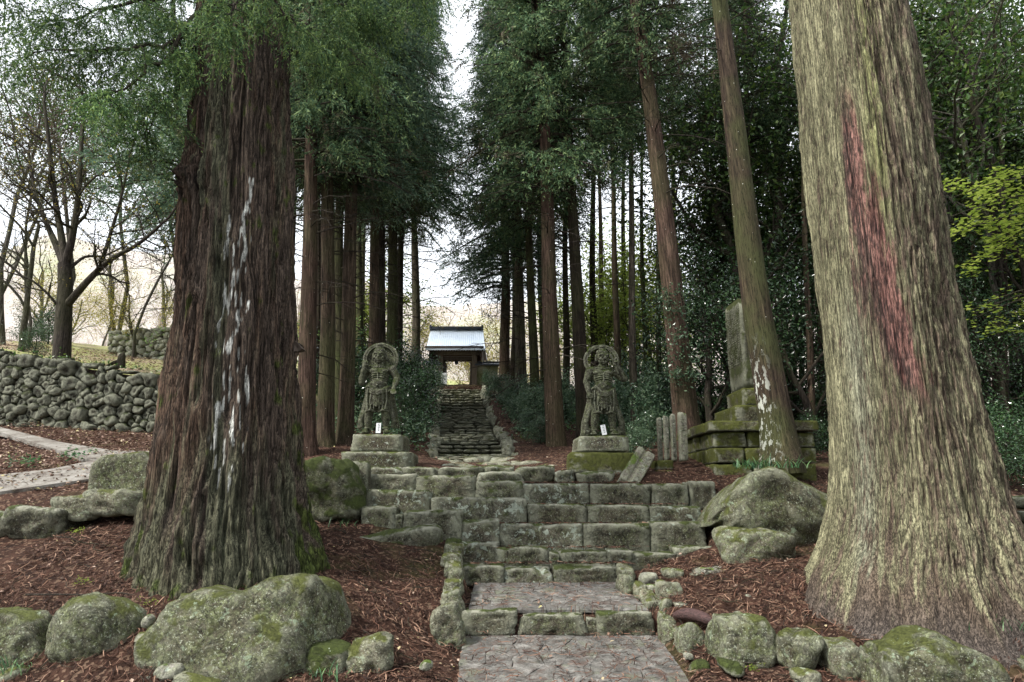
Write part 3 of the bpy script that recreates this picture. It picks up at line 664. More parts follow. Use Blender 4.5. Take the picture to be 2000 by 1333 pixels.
single('boulder', 'boulder at the bottom right corner of the photo', 'boulder', (1953, 1284, 2060, 1356), 8.7, .6, B, 566, .2, 4, sink=.05)
single('stone', 'mossy green stone sunk below the split kerb stone', 'stone', (1342, 1288, 1382, 1312), 9.4, .35, M['mossrock'], 567, .2, 3, sink=.05)
single('stone', 'mossy low stone under the flat topped boulder', 'stone', (1404, 1290, 1452, 1312), 9.1, .4, M['mossrock'], 568, .2, 3, sink=.05)
single('stone', 'lichened stone at the bottom edge under the peaked boulder', 'stone', (1546, 1308, 1602, 1345), 8.7, .4, C_, 569, .2, 3, sink=.02)
single('stone', 'white pebble resting below the split kerb stone', 'pebble', (1336, 1276, 1354, 1290), 9.5, .12, G_, 570, .1, 3)
single('boulder', 'huge sloping green boulder between the steps and the pale trunk', 'boulder', (1368, 906, 1640, 1072), 13.1, 1.9, B, 580, .3, 5, .04, sink=.12, prof=[(1368, 1012), (1395, 965), (1440, 920), (1480, 907), (1530, 922), (1590, 950), (1640, 962)], under=[(1368, 1020), (1400, 1020), (1480, 1035), (1540, 1062), (1640, 1066)])
single('boulder', 'oval lichened boulder under the huge sloping boulder', 'boulder', (1396, 1032, 1546, 1100), 12.2, .9, C_, 581, .2, 5, .05, sink=.12)
single('stone', 'cut cobble with mossy top in the litter right of the landing', 'stone', (1277, 1134, 1332, 1176), 11.3, .45, C_, 582, .2, 4, sink=.05)
single('stone', 'small grey stone beneath the long end stone of the second step', 'stone', (1249, 1118, 1287, 1144), 11.8, .35, G_, 583, .3, 3, sink=.04)
single('stone', 'green topped stone in litter right of the small grey stone', 'stone', (1292, 1111, 1334, 1137), 11.9, .35, C_, 584, .2, 3, sink=.04)
single('stone', 'flat low stone beside the bright green kerb cobble', 'stone', (1262, 1141, 1284, 1156), 11.5, .25, G_, 585, .4, 3, sink=.03)
single('stone', 'long flat white slab lying in red litter near the oval boulder', 'stone slab', (1341, 1110, 1484, 1130), 11.9, .5, G_, 586, .6, 4, .06, sink=.03)
single('stone', 'small blue grey stone above the fallen log', 'stone', (1314, 1176, 1347, 1197), 10.8, .3, G_, 587, .3, 3, sink=.03)
single('stone', 'flat pale chip of stone in the middle of the right litter bed', 'stone', (1356, 1154, 1386, 1168), 11.2, .3, G_, 588, .5, 3, sink=.02)
for i, (x, y, lab) in enumerate([(1395, 1184, 'pale gravelly chip behind the flat topped boulder'), (1420, 1186, 'flat light chip right behind the flat topped boulder'), (1462, 1166, 'whitish chip between the boulder and the pale trunk'), (1484, 1168, 'second whitish chip nearer the pale trunk'), (1365, 1192, 'small chip touching the fallen log')]):
    single('stone', lab, 'pebble', (x - 11, y - 5, x + 11, y + 6), 10.7 + i * .05, .18, G_, 590 + i, .4, 2, sink=.02, group='loose chips of stone in the right litter bed')
single('boulder', 'block shaped green boulder standing beside the lane, left of the trunk', 'boulder', (196, 884, 314, 972), 13.0, .7, B, 600, .97, 5, .022, 14, sink=.12, prof=[(196, 905), (215, 890), (290, 884), (314, 905)])
single('stone', 'wide flat kerb stone under the block shaped boulder', 'stone', (178, 957, 300, 1004), 12.4, .8, C_, 601, .6, 4, .05, sink=.05)
single('stone', 'small bright green stone between two kerb stones behind the left trunk', 'stone', (117, 967, 194, 1013), 12.2, .6, C_, 602, .4, 4, .05, sink=.05)
single('boulder', 'broad dark boulder with flat top at the left, behind the litter bed', 'boulder', (30, 989, 138, 1052), 12.0, .8, M['step'], 603, .5, 5, .05, sink=.08)
single('boulder', 'dark boulder cut by the left photo edge behind the litter bed', 'boulder', (-60, 998, 38, 1052), 12.0, .8, M['step'], 604, .3, 4, .05, sink=.08)
single('boulder', 'dark mossy boulder leaning between the left trunk and the steps', 'boulder', (586, 893, 716, 1014), 13.6, 1.2, M['mossrock'], 605, .3, 5, .05, tilt=.2, sink=.1)
single('stone_post', 'upright mossy slab post at the left end of the steps', 'stone post', (690, 901, 720, 992), 14.1, .35, M['step'], 606, .95, 4, .02, 12, sink=.2)
single('stone', 'long dark slab behind the right trunk at the photo edge', 'stone slab', (1948, 968, 2060, 996), 13.6, .7, M['step'], 607, .5, 4)
single('stone', 'lower dark slab behind the right trunk at the photo edge', 'stone slab', (1962, 998, 2070, 1030), 12.6, .7, M['step'], 608, .4, 4)
single('stone', 'pale stone beside the right root of the pale trunk', 'stone', (1984, 1030, 2030, 1070), 12.2, .5, C_, 609, .2, 3)
t = NT('wet_red_bark'); wr = t.finish(t.ramp(t.noise(3, 6, .7, t.coord('Object', (2, 14, 14))), [(.4, (.03, .015, .014)), (.65, (.10, .05, .045))]), .6, t.bump(t.noise(4, 6, .7, t.coord('Object', (2, 14, 14))), .02), .4)
g = Geo(); a, b = P(1316, 1202, 10.4), P(1392, 1216, 9.95); tt = np.linspace(0, 1, 9)[:, None]
g.tube(a + (b - a) * tt + np.array([0, 0, .05]) * np.sin(tt * 3.1), np.array([.03, .06, .075, .08, .085, .08, .08, .07, .03]), 10)
g.build('fallen_log', wr, label='short wet reddish fallen log behind the split kerb stone', category='log')
# ------------------------------------------------------------------ the two giant cedars
def attr_bark(name, bump=.012, fine=1.0, spec=.15):
    t = NT(name); at = t.n('Attribute', attribute_name='bark'); co = t.coord('Object', (11, 11, .42), False)
    f = t.noise(2.6 * fine, 8, .7, co, .25); sp = t.noise(60, 3, .6, t.coord('Object', (1, 1, .35), False))
    c = t.mix(1.0, at.outputs['Color'], t.ramp(f, [(.3, .45), (.5, 1.0), (.7, 1.35)]), 'MULTIPLY')
    c = t.mix(1.0, c, t.ramp(sp, [(.35, .65), (.6, 1.2)]), 'MULTIPLY')
    ck = t.ramp(t.noise(1.7 * fine, 5, .6, t.coord('Object', (17, 17, .7), False), .3), [(.44, 1.0), (.492, .18), (.545, 1.0)]); ck2 = t.ramp(t.noise(3.4 * fine, 4, .6, t.coord('Object', (17, 17, 1.5), False), .3), [(.44, 1.0), (.492, .35), (.545, 1.0)])
    c = t.mix(.9, c, ck, 'MULTIPLY'); c = t.mix(.8, c, ck2, 'MULTIPLY')
    h = t.math('ADD', t.math('ADD', f, t.math('MULTIPLY', sp, .25)), t.math('MULTIPLY', ck, .6))
    return t.finish(c, .88, t.bump(h, bump), spec)
def big_trunk(rows, Yc, nth, nz, seed, relief, colour, flare_ang, root):
    """rows (py, xl, xr) silhouettes at distance Yc"""
    r = np.array(rows, float); r = r[np.argsort(-r[:, 0])]
    zs = np.array([P(1000, a[0], Yc)[2] for a in r]); cx = np.array([P((a[1] + a[2]) / 2, a[0], Yc)[0] for a in r]); rad = np.array([(a[2] - a[1]) / 2 * ppm(a[0], Yc) * math.cos(math.atan2((a[1] + a[2]) / 2 - 1000, FPX)) for a in r])
    z = zs[0] + (zs[-1] - zs[0]) * np.linspace(0, 1, nz); th = np.arange(nth) * 2 * math.pi / nth
    TH, Zg = np.meshgrid(th, z, indexing='ij'); C0 = np.interp(Zg, zs, cx); R0 = np.interp(Zg, zs, rad)
    # root buttresses low down
    h = np.clip((Zg - zs[0]) / 1.6, 0, 1)
    lob = sum(a * np.maximum(0, np.cos(TH - b)) ** k for a, b, k in flare_ang)
    R1 = R0 * (1 + (1 - h) ** 2.2 * lob * .5)
    ct, st = np.cos(TH).ravel(), np.sin(TH).ravel(); zz = Zg.ravel() - zs[0]
    disp, aux = relief(TH.ravel(), ct, st, zz)
    rr = R1.ravel() + disp
    V = np.stack([C0.ravel() + rr * ct, rr * st, Zg.ravel()], 1); V[:, 1] += 0
    loc = np.array([cx[0], Yc, zs[0]]); V -= np.array([cx[0], 0, zs[0]])
    col_ = colour(TH.ravel(), zz, disp, aux, V + loc)
    return mk('trunk', V, grid_faces(nth, nz, True), None, root, colors={'bark': col_}), loc
def ridges(ct, st, zz, k, fz, seed, warp=.5):
    w = fbm(np.stack([ct * 2, st * 2, zz * .55], 1), 2, seed + 1) * warp
    a = n3(np.stack([ct * k + w * k * .35, st * k + w * k * .35, zz * fz], 1), seed)
    return 1 - np.abs(a) * 2.2
def topx(V):   # photo pixel of world points
    d = V - EYE; yy = d[:, 1] * cP + d[:, 2] * sP; zz = -d[:, 1] * sP + d[:, 2] * cP
    return 1000 + FPX * d[:, 0] / yy, 666.5 - FPX * zz / yy
def lerp3(a, b, t): return np.asarray(a) * (1 - t[:, None]) + np.asarray(b) * t[:, None]

LT = thing('giant_cedar', 'giant dark brown cedar at left with white lichen streaks and flared roots', 'tree', P(440, 1160, 11.1))
def rel_l(TH, ct, st, z):
    a = ridges(ct, st, z, 8, .2, 21, .35); b = ridges(ct, st, z, 21, .42, 33, .3); c = fbm(np.stack([ct * 36, st * 36, z * 1.5], 1), 3, 44); low = fbm(np.stack([ct * 2.2, st * 2.2, z * .35], 1), 3, 50)
    plates = n3(np.stack([ct * 12, st * 12, z * 7], 1), 71) * (1 - sstep(.9, 2.0, z))
    d = .06 * a * np.clip(a + .4, 0, 2) + .034 * b + .016 * c + .10 * low + .035 * plates + .05 * n3(np.stack([ct * 6, st * 6, z * 2.6], 1), 72) * (1 - sstep(.6, 1.8, z))
    # old branch scar, upper left
    dz = z - 6.3; da = np.angle(np.exp(1j * (TH - R(238)))); s = np.exp(-(dz / .32) ** 2 - (da / .26) ** 2)
    d = d + .2 * s * (1 + .9 * n3(np.stack([ct * 20, st * 20, z * 9], 1), 81))
    return d, (a, b, c, s)
def col_l(TH, z, d, aux, W):
    a, b, c, s = aux; px, py = topx(W); n = fbm(np.stack([np.cos(TH) * 5, np.sin(TH) * 5, z * .5], 1), 4, 91); t = np.clip(.5 + .5 * b + .3 * c, 0, 1)
    base = lerp3((.018, .013, .010), (.135, .102, .078), t)
    redd = sstep(.0, .5, n + .5 * sstep(460, 380, px)); base = lerp3(base, base * np.array([1.15, 1.0, .92]), redd)
    # green algae towards the foot and a lane up the middle
    g = sstep(.1, .6, .55 * n + .55 * (1 - sstep(.5, 3.0, z)) + .45 * np.exp(-((px - 425) / 28) ** 2) + .2 * c)
    gcol = lerp3((.04, .048, .028), (.14, .15, .095), t); base = base * (1 - g[:, None] * .8) + gcol * g[:, None] * .8
    mo = sstep(.25, .6, fbm(np.stack([np.cos(TH) * 7, np.sin(TH) * 7, z * 3], 1), 3, 95) + .9 * sstep(540, 620, px) * (1 - sstep(1.5, 3.4, z)) + .35 * (1 - sstep(.1, .7, z)) - .25)
    base = base * (1 - mo[:, None] * .8) + np.array([.07, .10, .015]) * mo[:, None] * .8
    base = base * (1 - .6 * s[:, None]) * .85
    # white crustose lichen streaks
    ln = fbm(np.stack([np.cos(TH) * 16, np.sin(TH) * 16, z * 2.5], 1), 2, 97)
    cen = np.interp(py, [330, 450, 600, 740, 850, 980], [497, 468, 452, 448, 446, 418]); wid = np.interp(py, [320, 360, 430, 600, 760, 900, 985], [8, 10, 30, 32, 42, 40, 12])
    inb = np.exp(-((px - cen) / wid) ** 4) * sstep(325, 350, py) * (1 - sstep(960, 990, py)); back = (W[:, 1] < 11.1)
    l = sstep(.64, .68, ln * .85 + .42 * inb) * (inb > .2) * back
    return base * (1 - l[:, None]) + np.array([.62, .63, .58]) * l[:, None]
rowsL = [(1165, 250, 636), (1130, 262, 630), (1100, 268, 626), (1060, 272, 618), (1030, 280, 610), (1000, 290, 604), (950, 304, 597), (900, 314, 591), (850, 322, 586), (800, 329, 581), (700, 342, 574), (600, 351, 571), (500, 359, 568), (400, 366, 566), (350, 372, 565), (300, 377, 564), (200, 388, 561), (100, 396, 557), (0, 403, 553), (-200, 418, 545), (-500, 430, 535), (-900, 440, 520)]
tl, locL = big_trunk(rowsL, 11.1, 430, 470, 1, rel_l, col_l, [(.22, R(185), 6), (.18, R(222), 10), (.16, R(262), 8), (.2, R(350), 6), (.12, R(305), 12)], None)
tl.data.materials.append(attr_bark('dark_fibrous_bark', .02)); tl.parent = LT; tl.location = Vector(locL) - LT.location

RT = thing('giant_cedar', 'giant pale greenish cedar at right with a red streak and flared roots', 'tree', P(1790, 1240, 10.5))
def rel_r(TH, ct, st, z):
    a = ridges(ct, st, z, 7, .3, 121, .3); b = ridges(ct, st, z, 24, 1.0, 133, .3); c = fbm(np.stack([ct * 34, st * 34, z * 5], 1), 3, 144); low = fbm(np.stack([ct * 1.8, st * 1.8, z * .25], 1), 3, 150)
    rt = sstep(-.2, .8, np.cos(TH - R(315)))      # stringier strips on the right side
    d = .02 * a + (.014 + .03 * rt) * b + .012 * c + .11 * low + rt * .04 * a
    d = d - .012 - .03 * rt
    d = d - .05 * rt * sstep(.35, .6, n3(np.stack([ct * 10, st * 10, z * .8], 1), 160))
    return d, (a, b, c, rt)
def col_r(TH, z, d, aux, W):
    a, b, c, rt = aux; px, py = topx(W); n = fbm(np.stack([np.cos(TH) * 4, np.sin(TH) * 4, z * .4], 1), 4, 191)
    fl = fbm(np.stack([np.cos(TH) * 52, np.sin(TH) * 52, z * 3.8], 1), 3, 193)
    crust = sstep(-.55, .25, fl + .35 * b + .3 * n + .25 * sstep(1700, 1620, px) - .85 * rt * .4 - 1.3 * (1 - sstep(.25, 1.0, z + .5 * n)))
    under = lerp3((.075, .055, .04), (.17, .13, .095), np.clip(.5 + b * .5, 0, 1))
    cc = lerp3((.12, .115, .065), (.32, .305, .185), np.clip(.5 + .6 * n + .3 * c, 0, 1))
    yg = np.exp(-((px - np.interp(py, [0, 300, 600], [1690, 1715, 1740])) / 22) ** 2) * (1 - sstep(260, 600, py)); cc = lerp3(cc, cc * np.array([.95, 1.05, .68]), yg * .7)
    gy = np.exp(-((px - np.interp(py, [350, 900], [1640, 1690])) / 22) ** 2) * sstep(500, 700, py); cc = lerp3(cc, (.27, .28, .21), gy * .6)
    base = under * (1 - crust[:, None]) + cc * crust[:, None]
    # red streak
    cx = np.interp(py, [120, 250, 400, 550, 700, 800], [1640, 1662, 1680, 1712, 1765, 1812]); w = np.interp(py, [150, 260, 420, 620, 720, 800], [10, 20, 34, 46, 34, 12])
    e = (px - cx) / w + .5 * fbm(np.stack([np.cos(TH) * 9, np.sin(TH) * 9, z * .9], 1), 3, 197); rd = (1 - sstep(.6, 1.25, np.abs(e + .35 * fl))) * .9 * sstep(130, 260, py) * (1 - sstep(740, 810, py)) * (W[:, 1] < 10.5)
    fl2 = fbm(np.stack([np.cos(TH) * 48, np.sin(TH) * 48, z * 5], 1), 3, 199)
    rc = lerp3((.06, .032, .032), (.27, .135, .115), sstep(-.2, .25, fl2 + .5 * np.clip(e, -1, 1)))
    base = base * (1 - rd[:, None]) + rc * rd[:, None]
    # darker mauve grey towards the foot
    ft = 1 - sstep(.1, .75, z + .35 * n); base = base * (1 - .75 * ft[:, None]) + np.array([.09, .078, .072]) * .75 * ft[:, None]
    return base
rowsR = [(1245, 1500, 2110), (1200, 1535, 2070), (1150, 1553, 2034), (1125, 1560, 2018), (1100, 1574, 2004), (1060, 1590, 1990), (1000, 1607, 1966), (950, 1614, 1950), (900, 1618, 1936), (800, 1614, 1910), (700, 1607, 1884), (600, 1600, 1866), (500, 1592, 1848), (400, 1584, 1832), (300, 1574, 1814), (200, 1563, 1797), (100, 1552, 1777), (0, 1541, 1756), (-200, 1520, 1720), (-500, 1480, 1660), (-900, 1450, 1600)]
tr_, locR = big_trunk(rowsR, 10.5, 440, 470, 2, rel_r, col_r, [(.12, R(190), 6), (.06, R(240), 8), (.10, R(278), 6), (.2, R(345), 5), (.14, R(310), 12)], None)
tr_.data.materials.append(attr_bark('pale_crusted_bark', .012, 1.2)); tr_.parent = RT; tr_.location = Vector(locR) - RT.location
# ------------------------------------------------------------------ foliage
def unit(v): return v / (np.linalg.norm(v, axis=-1, keepdims=True) + 1e-9)
def sprays(O, D, L, K, blade, width, rs, droop=.35, taper=.5):
    """needle sprays: O origins (n,3), D directions (n,3), L lengths (n); K blades each -> triangles"""
    n = len(O); D = unit(D); t = (np.arange(K) + .5) / K
    t = np.clip(t[None] + rs.uniform(-.5, .5, (n, K)) / K, 0, 1)
    g = np.array([0, 0, -1.0])
    pt = O[:, None] + D[:, None] * (L[:, None] * t)[..., None] + g * (L[:, None] * droop * t * t)[..., None]
    ax = unit(D[:, None] + g * (2 * droop * t)[..., None])
    rnd = unit(rs.normal(size=(n, K, 3))); side = unit(rnd - ax * (rnd * ax).sum(-1, keepdims=True))
    bd = unit(ax * .8 + side * rs.uniform(.35, 1.0, (n, K))[..., None])
    bl = (blade * L[:, None] * (1 - taper * t) * rs.uniform(.7, 1.3, (n, K)))[..., None]
    w = unit(np.cross(bd, unit(rs.normal(size=(n, K, 3))))) * width * L[:, None, None]
    V = np.stack([pt - w, pt + w, pt + bd * bl], 2).reshape(-1, 3)
    return V, np.arange(len(V)).reshape(-1, 3)
def leaves(Cn, n, spread, size, rs, flat=.5, out=None, aspect=.5):
    """n rhombic leaves about each centre"""
    m = len(Cn) * n; c = np.repeat(Cn, n, 0) + rs.normal(size=(m, 3)) * spread * np.array([1, 1, .8])
    nrm = unit(rs.normal(size=(m, 3)) * (1 - flat) + np.array([0, 0, 1.0]) * flat * 1.5)
    a = unit(np.cross(nrm, rs.normal(size=(m, 3)))); b = np.cross(nrm, a)
    s = (size * rs.uniform(.6, 1.3, m))[:, None]
    bend = nrm * s * .12
    V = np.stack([c, c + a * s * .5 + b * s * aspect * .5 - bend, c + a * s, c + a * s * .5 - b * s * aspect * .5 - bend], 1).reshape(-1, 3)
    return V, np.arange(len(V)).reshape(-1, 4)
M['cedar'] = leaf_mat('cedar_needles', [(0, (.022, .046, .024)), (.35, (.05, .098, .048)), (.7, (.095, .15, .07)), (1, (.19, .25, .10))], .7, .15, .2, rust=((.10, .065, .05), .56))
M['cedar_blue'] = leaf_mat('bluish_cedar_needles', [(0, (.045, .09, .06)), (.5, (.10, .165, .11)), (1, (.21, .28, .16))], .7, .15, .2, rust=((.11, .08, .06), .60))
M['near_needles'] = leaf_mat('fresh_cedar_needles', [(0, (.03, .07, .032)), (.5, (.08, .15, .055)), (1, (.22, .31, .09))], .65, .15, .22, rust=((.10, .07, .055), .66))
M['glossy'] = leaf_mat('glossy_dark_leaves', [(0, (.018, .045, .018)), (.6, (.035, .075, .03)), (1, (.065, .12, .04))], .2, .6, .12)
M['glossy_pale'] = leaf_mat('glossy_bluish_leaves', [(0, (.045, .09, .05)), (.6, (.09, .15, .085)), (1, (.17, .24, .13))], .2, .55, .2)
M['oakleaf'] = leaf_mat('evergreen_oak_leaves', [(0, (.025, .06, .014)), (.6, (.05, .10, .022)), (1, (.11, .16, .03))], .4, .45, .35)
M['freshleaf'] = leaf_mat('fresh_green_leaves', [(0, (.07, .13, .04)), (.6, (.12, .19, .06)), (1, (.20, .27, .09))], .45, .4, .45)
M['lime'] = leaf_mat('fresh_maple_leaves', [(0, (.14, .20, .03)), (.6, (.22, .29, .05)), (1, (.34, .39, .09))], .6, .2, .6)
M['yellow'] = leaf_mat('sparse_yellow_leaves', [(0, (.22, .20, .03)), (.5, (.34, .26, .06)), (1, (.30, .34, .08))], .6, .2, .45)
M['brownleaf'] = leaf_mat('purplish_brown_leaves', [(0, (.05, .035, .03)), (.6, (.10, .06, .05)), (1, (.07, .09, .04))], .5, .3, .3)
M['twig'] = bark_mat('dark_twig_bark', (.035, .028, .022), (.08, .068, .055), .2, bump=.006)
M['palebark'] = bark_mat('grey_limb_bark', (.075, .068, .055), (.18, .165, .14), .45, bump=.01, lichen=.2)
M['bark_red'] = bark_mat('reddish_cedar_bark', (.06, .037, .027), (.145, .095, .07), .28, bump=.02, dots=.5)
M['bark_brown'] = bark_mat('brown_cedar_bark', (.055, .038, .026), (.135, .098, .066), .42, bump=.02, dots=.4)
M['bark_green'] = bark_mat('mossy_cedar_bark', (.045, .04, .022), (.10, .09, .045), .8, bump=.02, dots=.3)
M['bark_dark'] = bark_mat('dark_cedar_bark', (.03, .022, .016), (.075, .055, .04), .35, bump=.02, dots=.3)
M['bark_pale'] = bark_mat('pale_cedar_bark', (.085, .07, .052), (.19, .155, .115), .5, bump=.02)

# ---- cedar crowns (bottom of crown at z=0)
def cedar_crown(seed, H=13.0, R0=2.7, nb=150, K=9, spl=.44, nspray=6, mat='cedar', low=.6):
    rs = np.random.RandomState(seed); G = Geo(); O, D, L = [], [], []
    for i in range(nb):
        f = (i + rs.uniform()) / nb; z0 = H * f ** 1.05; az = rs.uniform(0, 2 * math.pi); r = R0 * (1 - f) ** .75 * rs.uniform(.7, 1.12) + .35
        if f < .12: r *= low + f * 3.3
        s = np.linspace(0, 1, 7); up = rs.uniform(-.05, .25); dr = rs.uniform(.35, .75)
        x = r * s; z = z0 + r * (up * s - dr * s * s + .22 * s ** 4); wob = rs.normal() * .12 * r * s * s
        pts = np.stack([x * math.cos(az) - wob * math.sin(az), x * math.sin(az) + wob * math.cos(az), z], 1)
        G.tube(pts, np.linspace(.035, .008, 7) * (.6 + r * .3), 4)
        nc = int(4 + r * 3.2)
        for k in range(nc):
            t = .22 + .78 * (k + rs.uniform()) / nc; c = np.array([np.interp(t, s, pts[:, a]) for a in range(3)])
            c = c + rs.normal(size=3) * np.array([.16, .16, .08]) * (.6 + t)
            m = nspray; out = np.array([math.cos(az), math.sin(az), -.15])
            d = unit(rs.normal(size=(m, 3)) * np.array([.75, .75, .5]) + out * (.4 + t * .6))
            O.append(c + rs.normal(size=(m, 3)) * .07); D.append(d); L.append(spl * rs.uniform(.55, 1.25, m))
    O, D, L = np.concatenate(O), np.concatenate(D), np.concatenate(L)
    V, F = sprays(O, D, L, K, .34, .042, rs, .5)
    nq = sum(len(q) for q in G.Q); G.add(V, F)
    mi = np.concatenate([np.zeros(nq, int), np.ones(len(F), int)])
    return mesh_data('cedar_crown', G.verts(), G.faces(), False, None, [M['twig'], M[mat]], mi)
CR = [cedar_crown(1), cedar_crown(2, R0=2.4, nb=140), cedar_crown(3, mat='cedar_blue')]
def dead_limbs(seed, n=26, H=5.0, mat='twig'):
    rs = np.random.RandomState(seed); G = Geo()
    for i in range(n):
        z0 = -H * rs.uniform(0, 1) ** 1.3 + .8; az = rs.uniform(0, 6.283); r = rs.uniform(.7, 2.9); s = np.linspace(0, 1, 6)
        dr = rs.uniform(.05, .5); up = rs.uniform(-.1, .3)
        pts = np.stack([r * s * math.cos(az), r * s * math.sin(az), z0 + r * (up * s - dr * s * s)], 1) + rs.normal(size=(6, 3)) * .04 * s[:, None]
        G.tube(pts, np.linspace(.022, .006, 6), 3)
        for k in range(rs.randint(3, 8)):
            t = rs.uniform(.25, 1); c = np.array([np.interp(t, s, pts[:, a]) for a in range(3)]); a2 = az + rs.choice([-1, 1]) * rs.uniform(.4, 1.2); l = rs.uniform(.25, .9)
            u = np.linspace(0, 1, 4)
            q = c + np.stack([l * u * math.cos(a2), l * u * math.sin(a2), l * (rs.uniform(-.3, .3) * u - .25 * u * u)], 1)
            G.tube(q, np.linspace(.009, .004, 4), 3)
    return G.data('dead_limbs', M[mat], True)
DL = [dead_limbs(11), dead_limbs(12), dead_limbs(13, 34, 6.5)]

def cedar(label, bx, by, tx, ty, Yd, wpx, crown_py, mat='bark_brown', seed=1, crown=0, cscale=1.0, H=20.0, group=None, sunk=.25, csq=1.0, limbs=True, ratio=None):
    """trunk axis from photo point (bx,by) through (tx,ty), both at distance Yd; wpx trunk width at the lower point"""
    b, t_ = P(bx, by, Yd), P(tx, ty, Yd); ax = (t_ - b) / np.linalg.norm(t_ - b)
    root = thing('cedar_tree', label, 'tree', b, group=group); root.rotation_euler = Vector((0, 0, 1)).rotation_difference(Vector(ax)).to_euler()
    r0 = wpx * ppm(by, Yd) / 2; rs = np.random.RandomState(seed); nz, nt = 70, 28
    z = np.concatenate([np.linspace(-sunk, 1.5, 16), np.linspace(1.6, H, nz - 16)]); th = np.arange(nt) * 2 * math.pi / nt; TH, Z_ = np.meshgrid(th, z, indexing='ij')
    rr = r0 * (1 - .78 * np.clip(Z_, 0, H) / H) * (1 + .32 * np.exp(-np.clip(Z_, 0, 9) / .35) * (1 + .5 * np.cos(TH * 3 + seed)))
    ct, st = np.cos(TH).ravel(), np.sin(TH).ravel()
    rr = rr.ravel() * (1 + .05 * n3(np.stack([ct * 3.5, st * 3.5, Z_.ravel() * .7], 1), seed) + .05 * n3(np.stack([ct * 8, st * 8, Z_.ravel() * .5], 1), seed + 3))
    bend = noise2(Z_.ravel() * .12, Z_.ravel() * 0 + seed, 1, 1, seed) * .14 * np.clip(Z_.ravel() / 3, 0, 1)
    V = np.stack([rr * ct + bend, rr * st, Z_.ravel()], 1)
    mk('trunk', V, grid_faces(nt, nz, True), M[mat], root)
    if crown_py is not None:
        zc = (P(bx, crown_py, Yd)[2] - b[2]); a = rs.uniform(0, 6.28)
        link('crown', CR[crown], root, (0, 0, zc), (0, 0, a), (cscale, cscale, cscale * csq), kind='stuff')
        if limbs: link('branches', DL[seed % 3], root, (0, 0, zc), (0, 0, a + 1), cscale, kind='stuff')
    return root
CD = [
 ('reddish cedar directly right of the giant dark trunk', 598, 888, 604, 350, 18.0, 38, 330, 'bark_red', 0, 1.0),
 ('brown cedar trunk second to the right of the giant dark trunk', 636, 878, 640, 350, 19.0, 34, 340, 'bark_brown', 1, 1.0),
 ('mossy green cedar squeezed between two brown trunks left of the left statue', 660, 860, 666, 350, 22.5, 24, 360, 'bark_green', 2, 1.0),
 ('tan cedar leaning slightly right, just left of the left statue', 673, 872, 692, 350, 19.6, 33, 350, 'bark_brown', 2, .95),
 ('slim tan cedar rising behind the halo of the left statue', 724, 800, 732, 350, 24.0, 24, 380, 'bark_brown', 0, .9),
 ('brown cedar directly behind the head of the left statue', 744, 790, 749, 350, 26.0, 26, 390, 'bark_dark', 1, .95),
 ('greenish grey cedar behind the right shoulder of the left statue', 762, 780, 768, 350, 28.0, 25, 390, 'bark_green', 2, 1.1),
 ('thin dark cedar leaning right, nearest to the gate on the left side', 776, 765, 788, 400, 30.0, 16, 440, 'bark_dark', 0, 1.05),
 ('pale cedar standing alone just left of the gate roof', 812, 735, 808, 380, 37.0, 19, 440, 'bark_pale', 2, 1.35),
 ('short reddish cedar right of the gate, under drooping foliage', 986, 752, 985, 500, 36.0, 22, 560, 'bark_red', 2, 1.25),
 ('pale grey cedar second right of the gate', 1018, 772, 1014, 420, 32.0, 23, 500, 'bark_pale', 2, 1.3),
 ('mossy cedar leaning left behind the row right of the long flight', 1046, 812, 1034, 400, 28.0, 20, 450, 'bark_green', 1, 1.15),
 ('stout two toned cedar nearest the right of the long flight', 1087, 892, 1066, 400, 20.5, 38, 370, 'bark_red', 0, 1.02),
 ('dark cedar directly left of the right statue', 1143, 852, 1117, 380, 21.5, 30, 350, 'bark_dark', 1, .95),
 ('thin bare cedar directly behind the right statue head', 1206, 830, 1200, 430, 26.0, 15, 300, 'bark_brown', 1, .7),
 ('slim grey cedar right of the right statue', 1241, 905, 1233, 430, 22.5, 17, 250, 'bark_pale', 0, .7),
 ('large dark red cedar behind the fence of stone posts', 1346, 862, 1256, 100, 18.6, 50, 120, 'bark_red', 1, 1.0),
]
for i, (lab, bx, by, tx_, ty_, Yd, w, cpy, mt, cr, cs) in enumerate(CD):
    cedar(lab, bx, by, tx_, ty_, Yd, w, cpy, mt, 20 + i, cr, cs, csq=1.15)
M['bark_spot'] = bark_mat('white_spotted_bark', (.05, .035, .025), (.11, .085, .05), .6, lichen=.9, bump=.02, dots=.5, zmax=2.2)
cedar('leaning cedar spattered with white lichen in front of the inscribed monument', 1530, 902, 1404, 0, 14.9, 66, -160, 'bark_spot', 61, 0, .9, H=17)
# rows deeper in the wood, told apart by nothing
rs = np.random.RandomState(77)
_deep = sorted([(566, 790, 27), (615, 780, 31), (652, 770, 36), (700, 765, 34), (706, 770, 40), (1105, 800, 30), (1160, 800, 31), (1178, 790, 38), (1262, 820, 30), (1220, 790, 36), (1290, 830, 27), (1320, 790, 36), (1385, 800, 30), (1445, 850, 24), (1480, 845, 23), (1585, 880, 20), (1605, 870, 23), (1425, 840, 26), (1915, 900, 20), (1968, 920, 19), (1890, 880, 22), (1000, 760, 42), (1062, 780, 39), (1430, 800, 34)])
for i, (px, py, Yd) in enumerate(_deep):
    cedar('slender dark trunk, %s of the %s' % (ordinal(i, len(_deep)), 'slender cedars deeper in the wood'), px, py, px * .985 + 12 + rs.uniform(-8, 8), 350, Yd, rs.uniform(11, 17), (300 + rs.uniform(-60, 60)) if i % 3 == 0 else None, rs.choice(['bark_brown', 'bark_dark', 'bark_green']), 90 + i, i % 3, .85, group='slender cedars deeper in the wood')
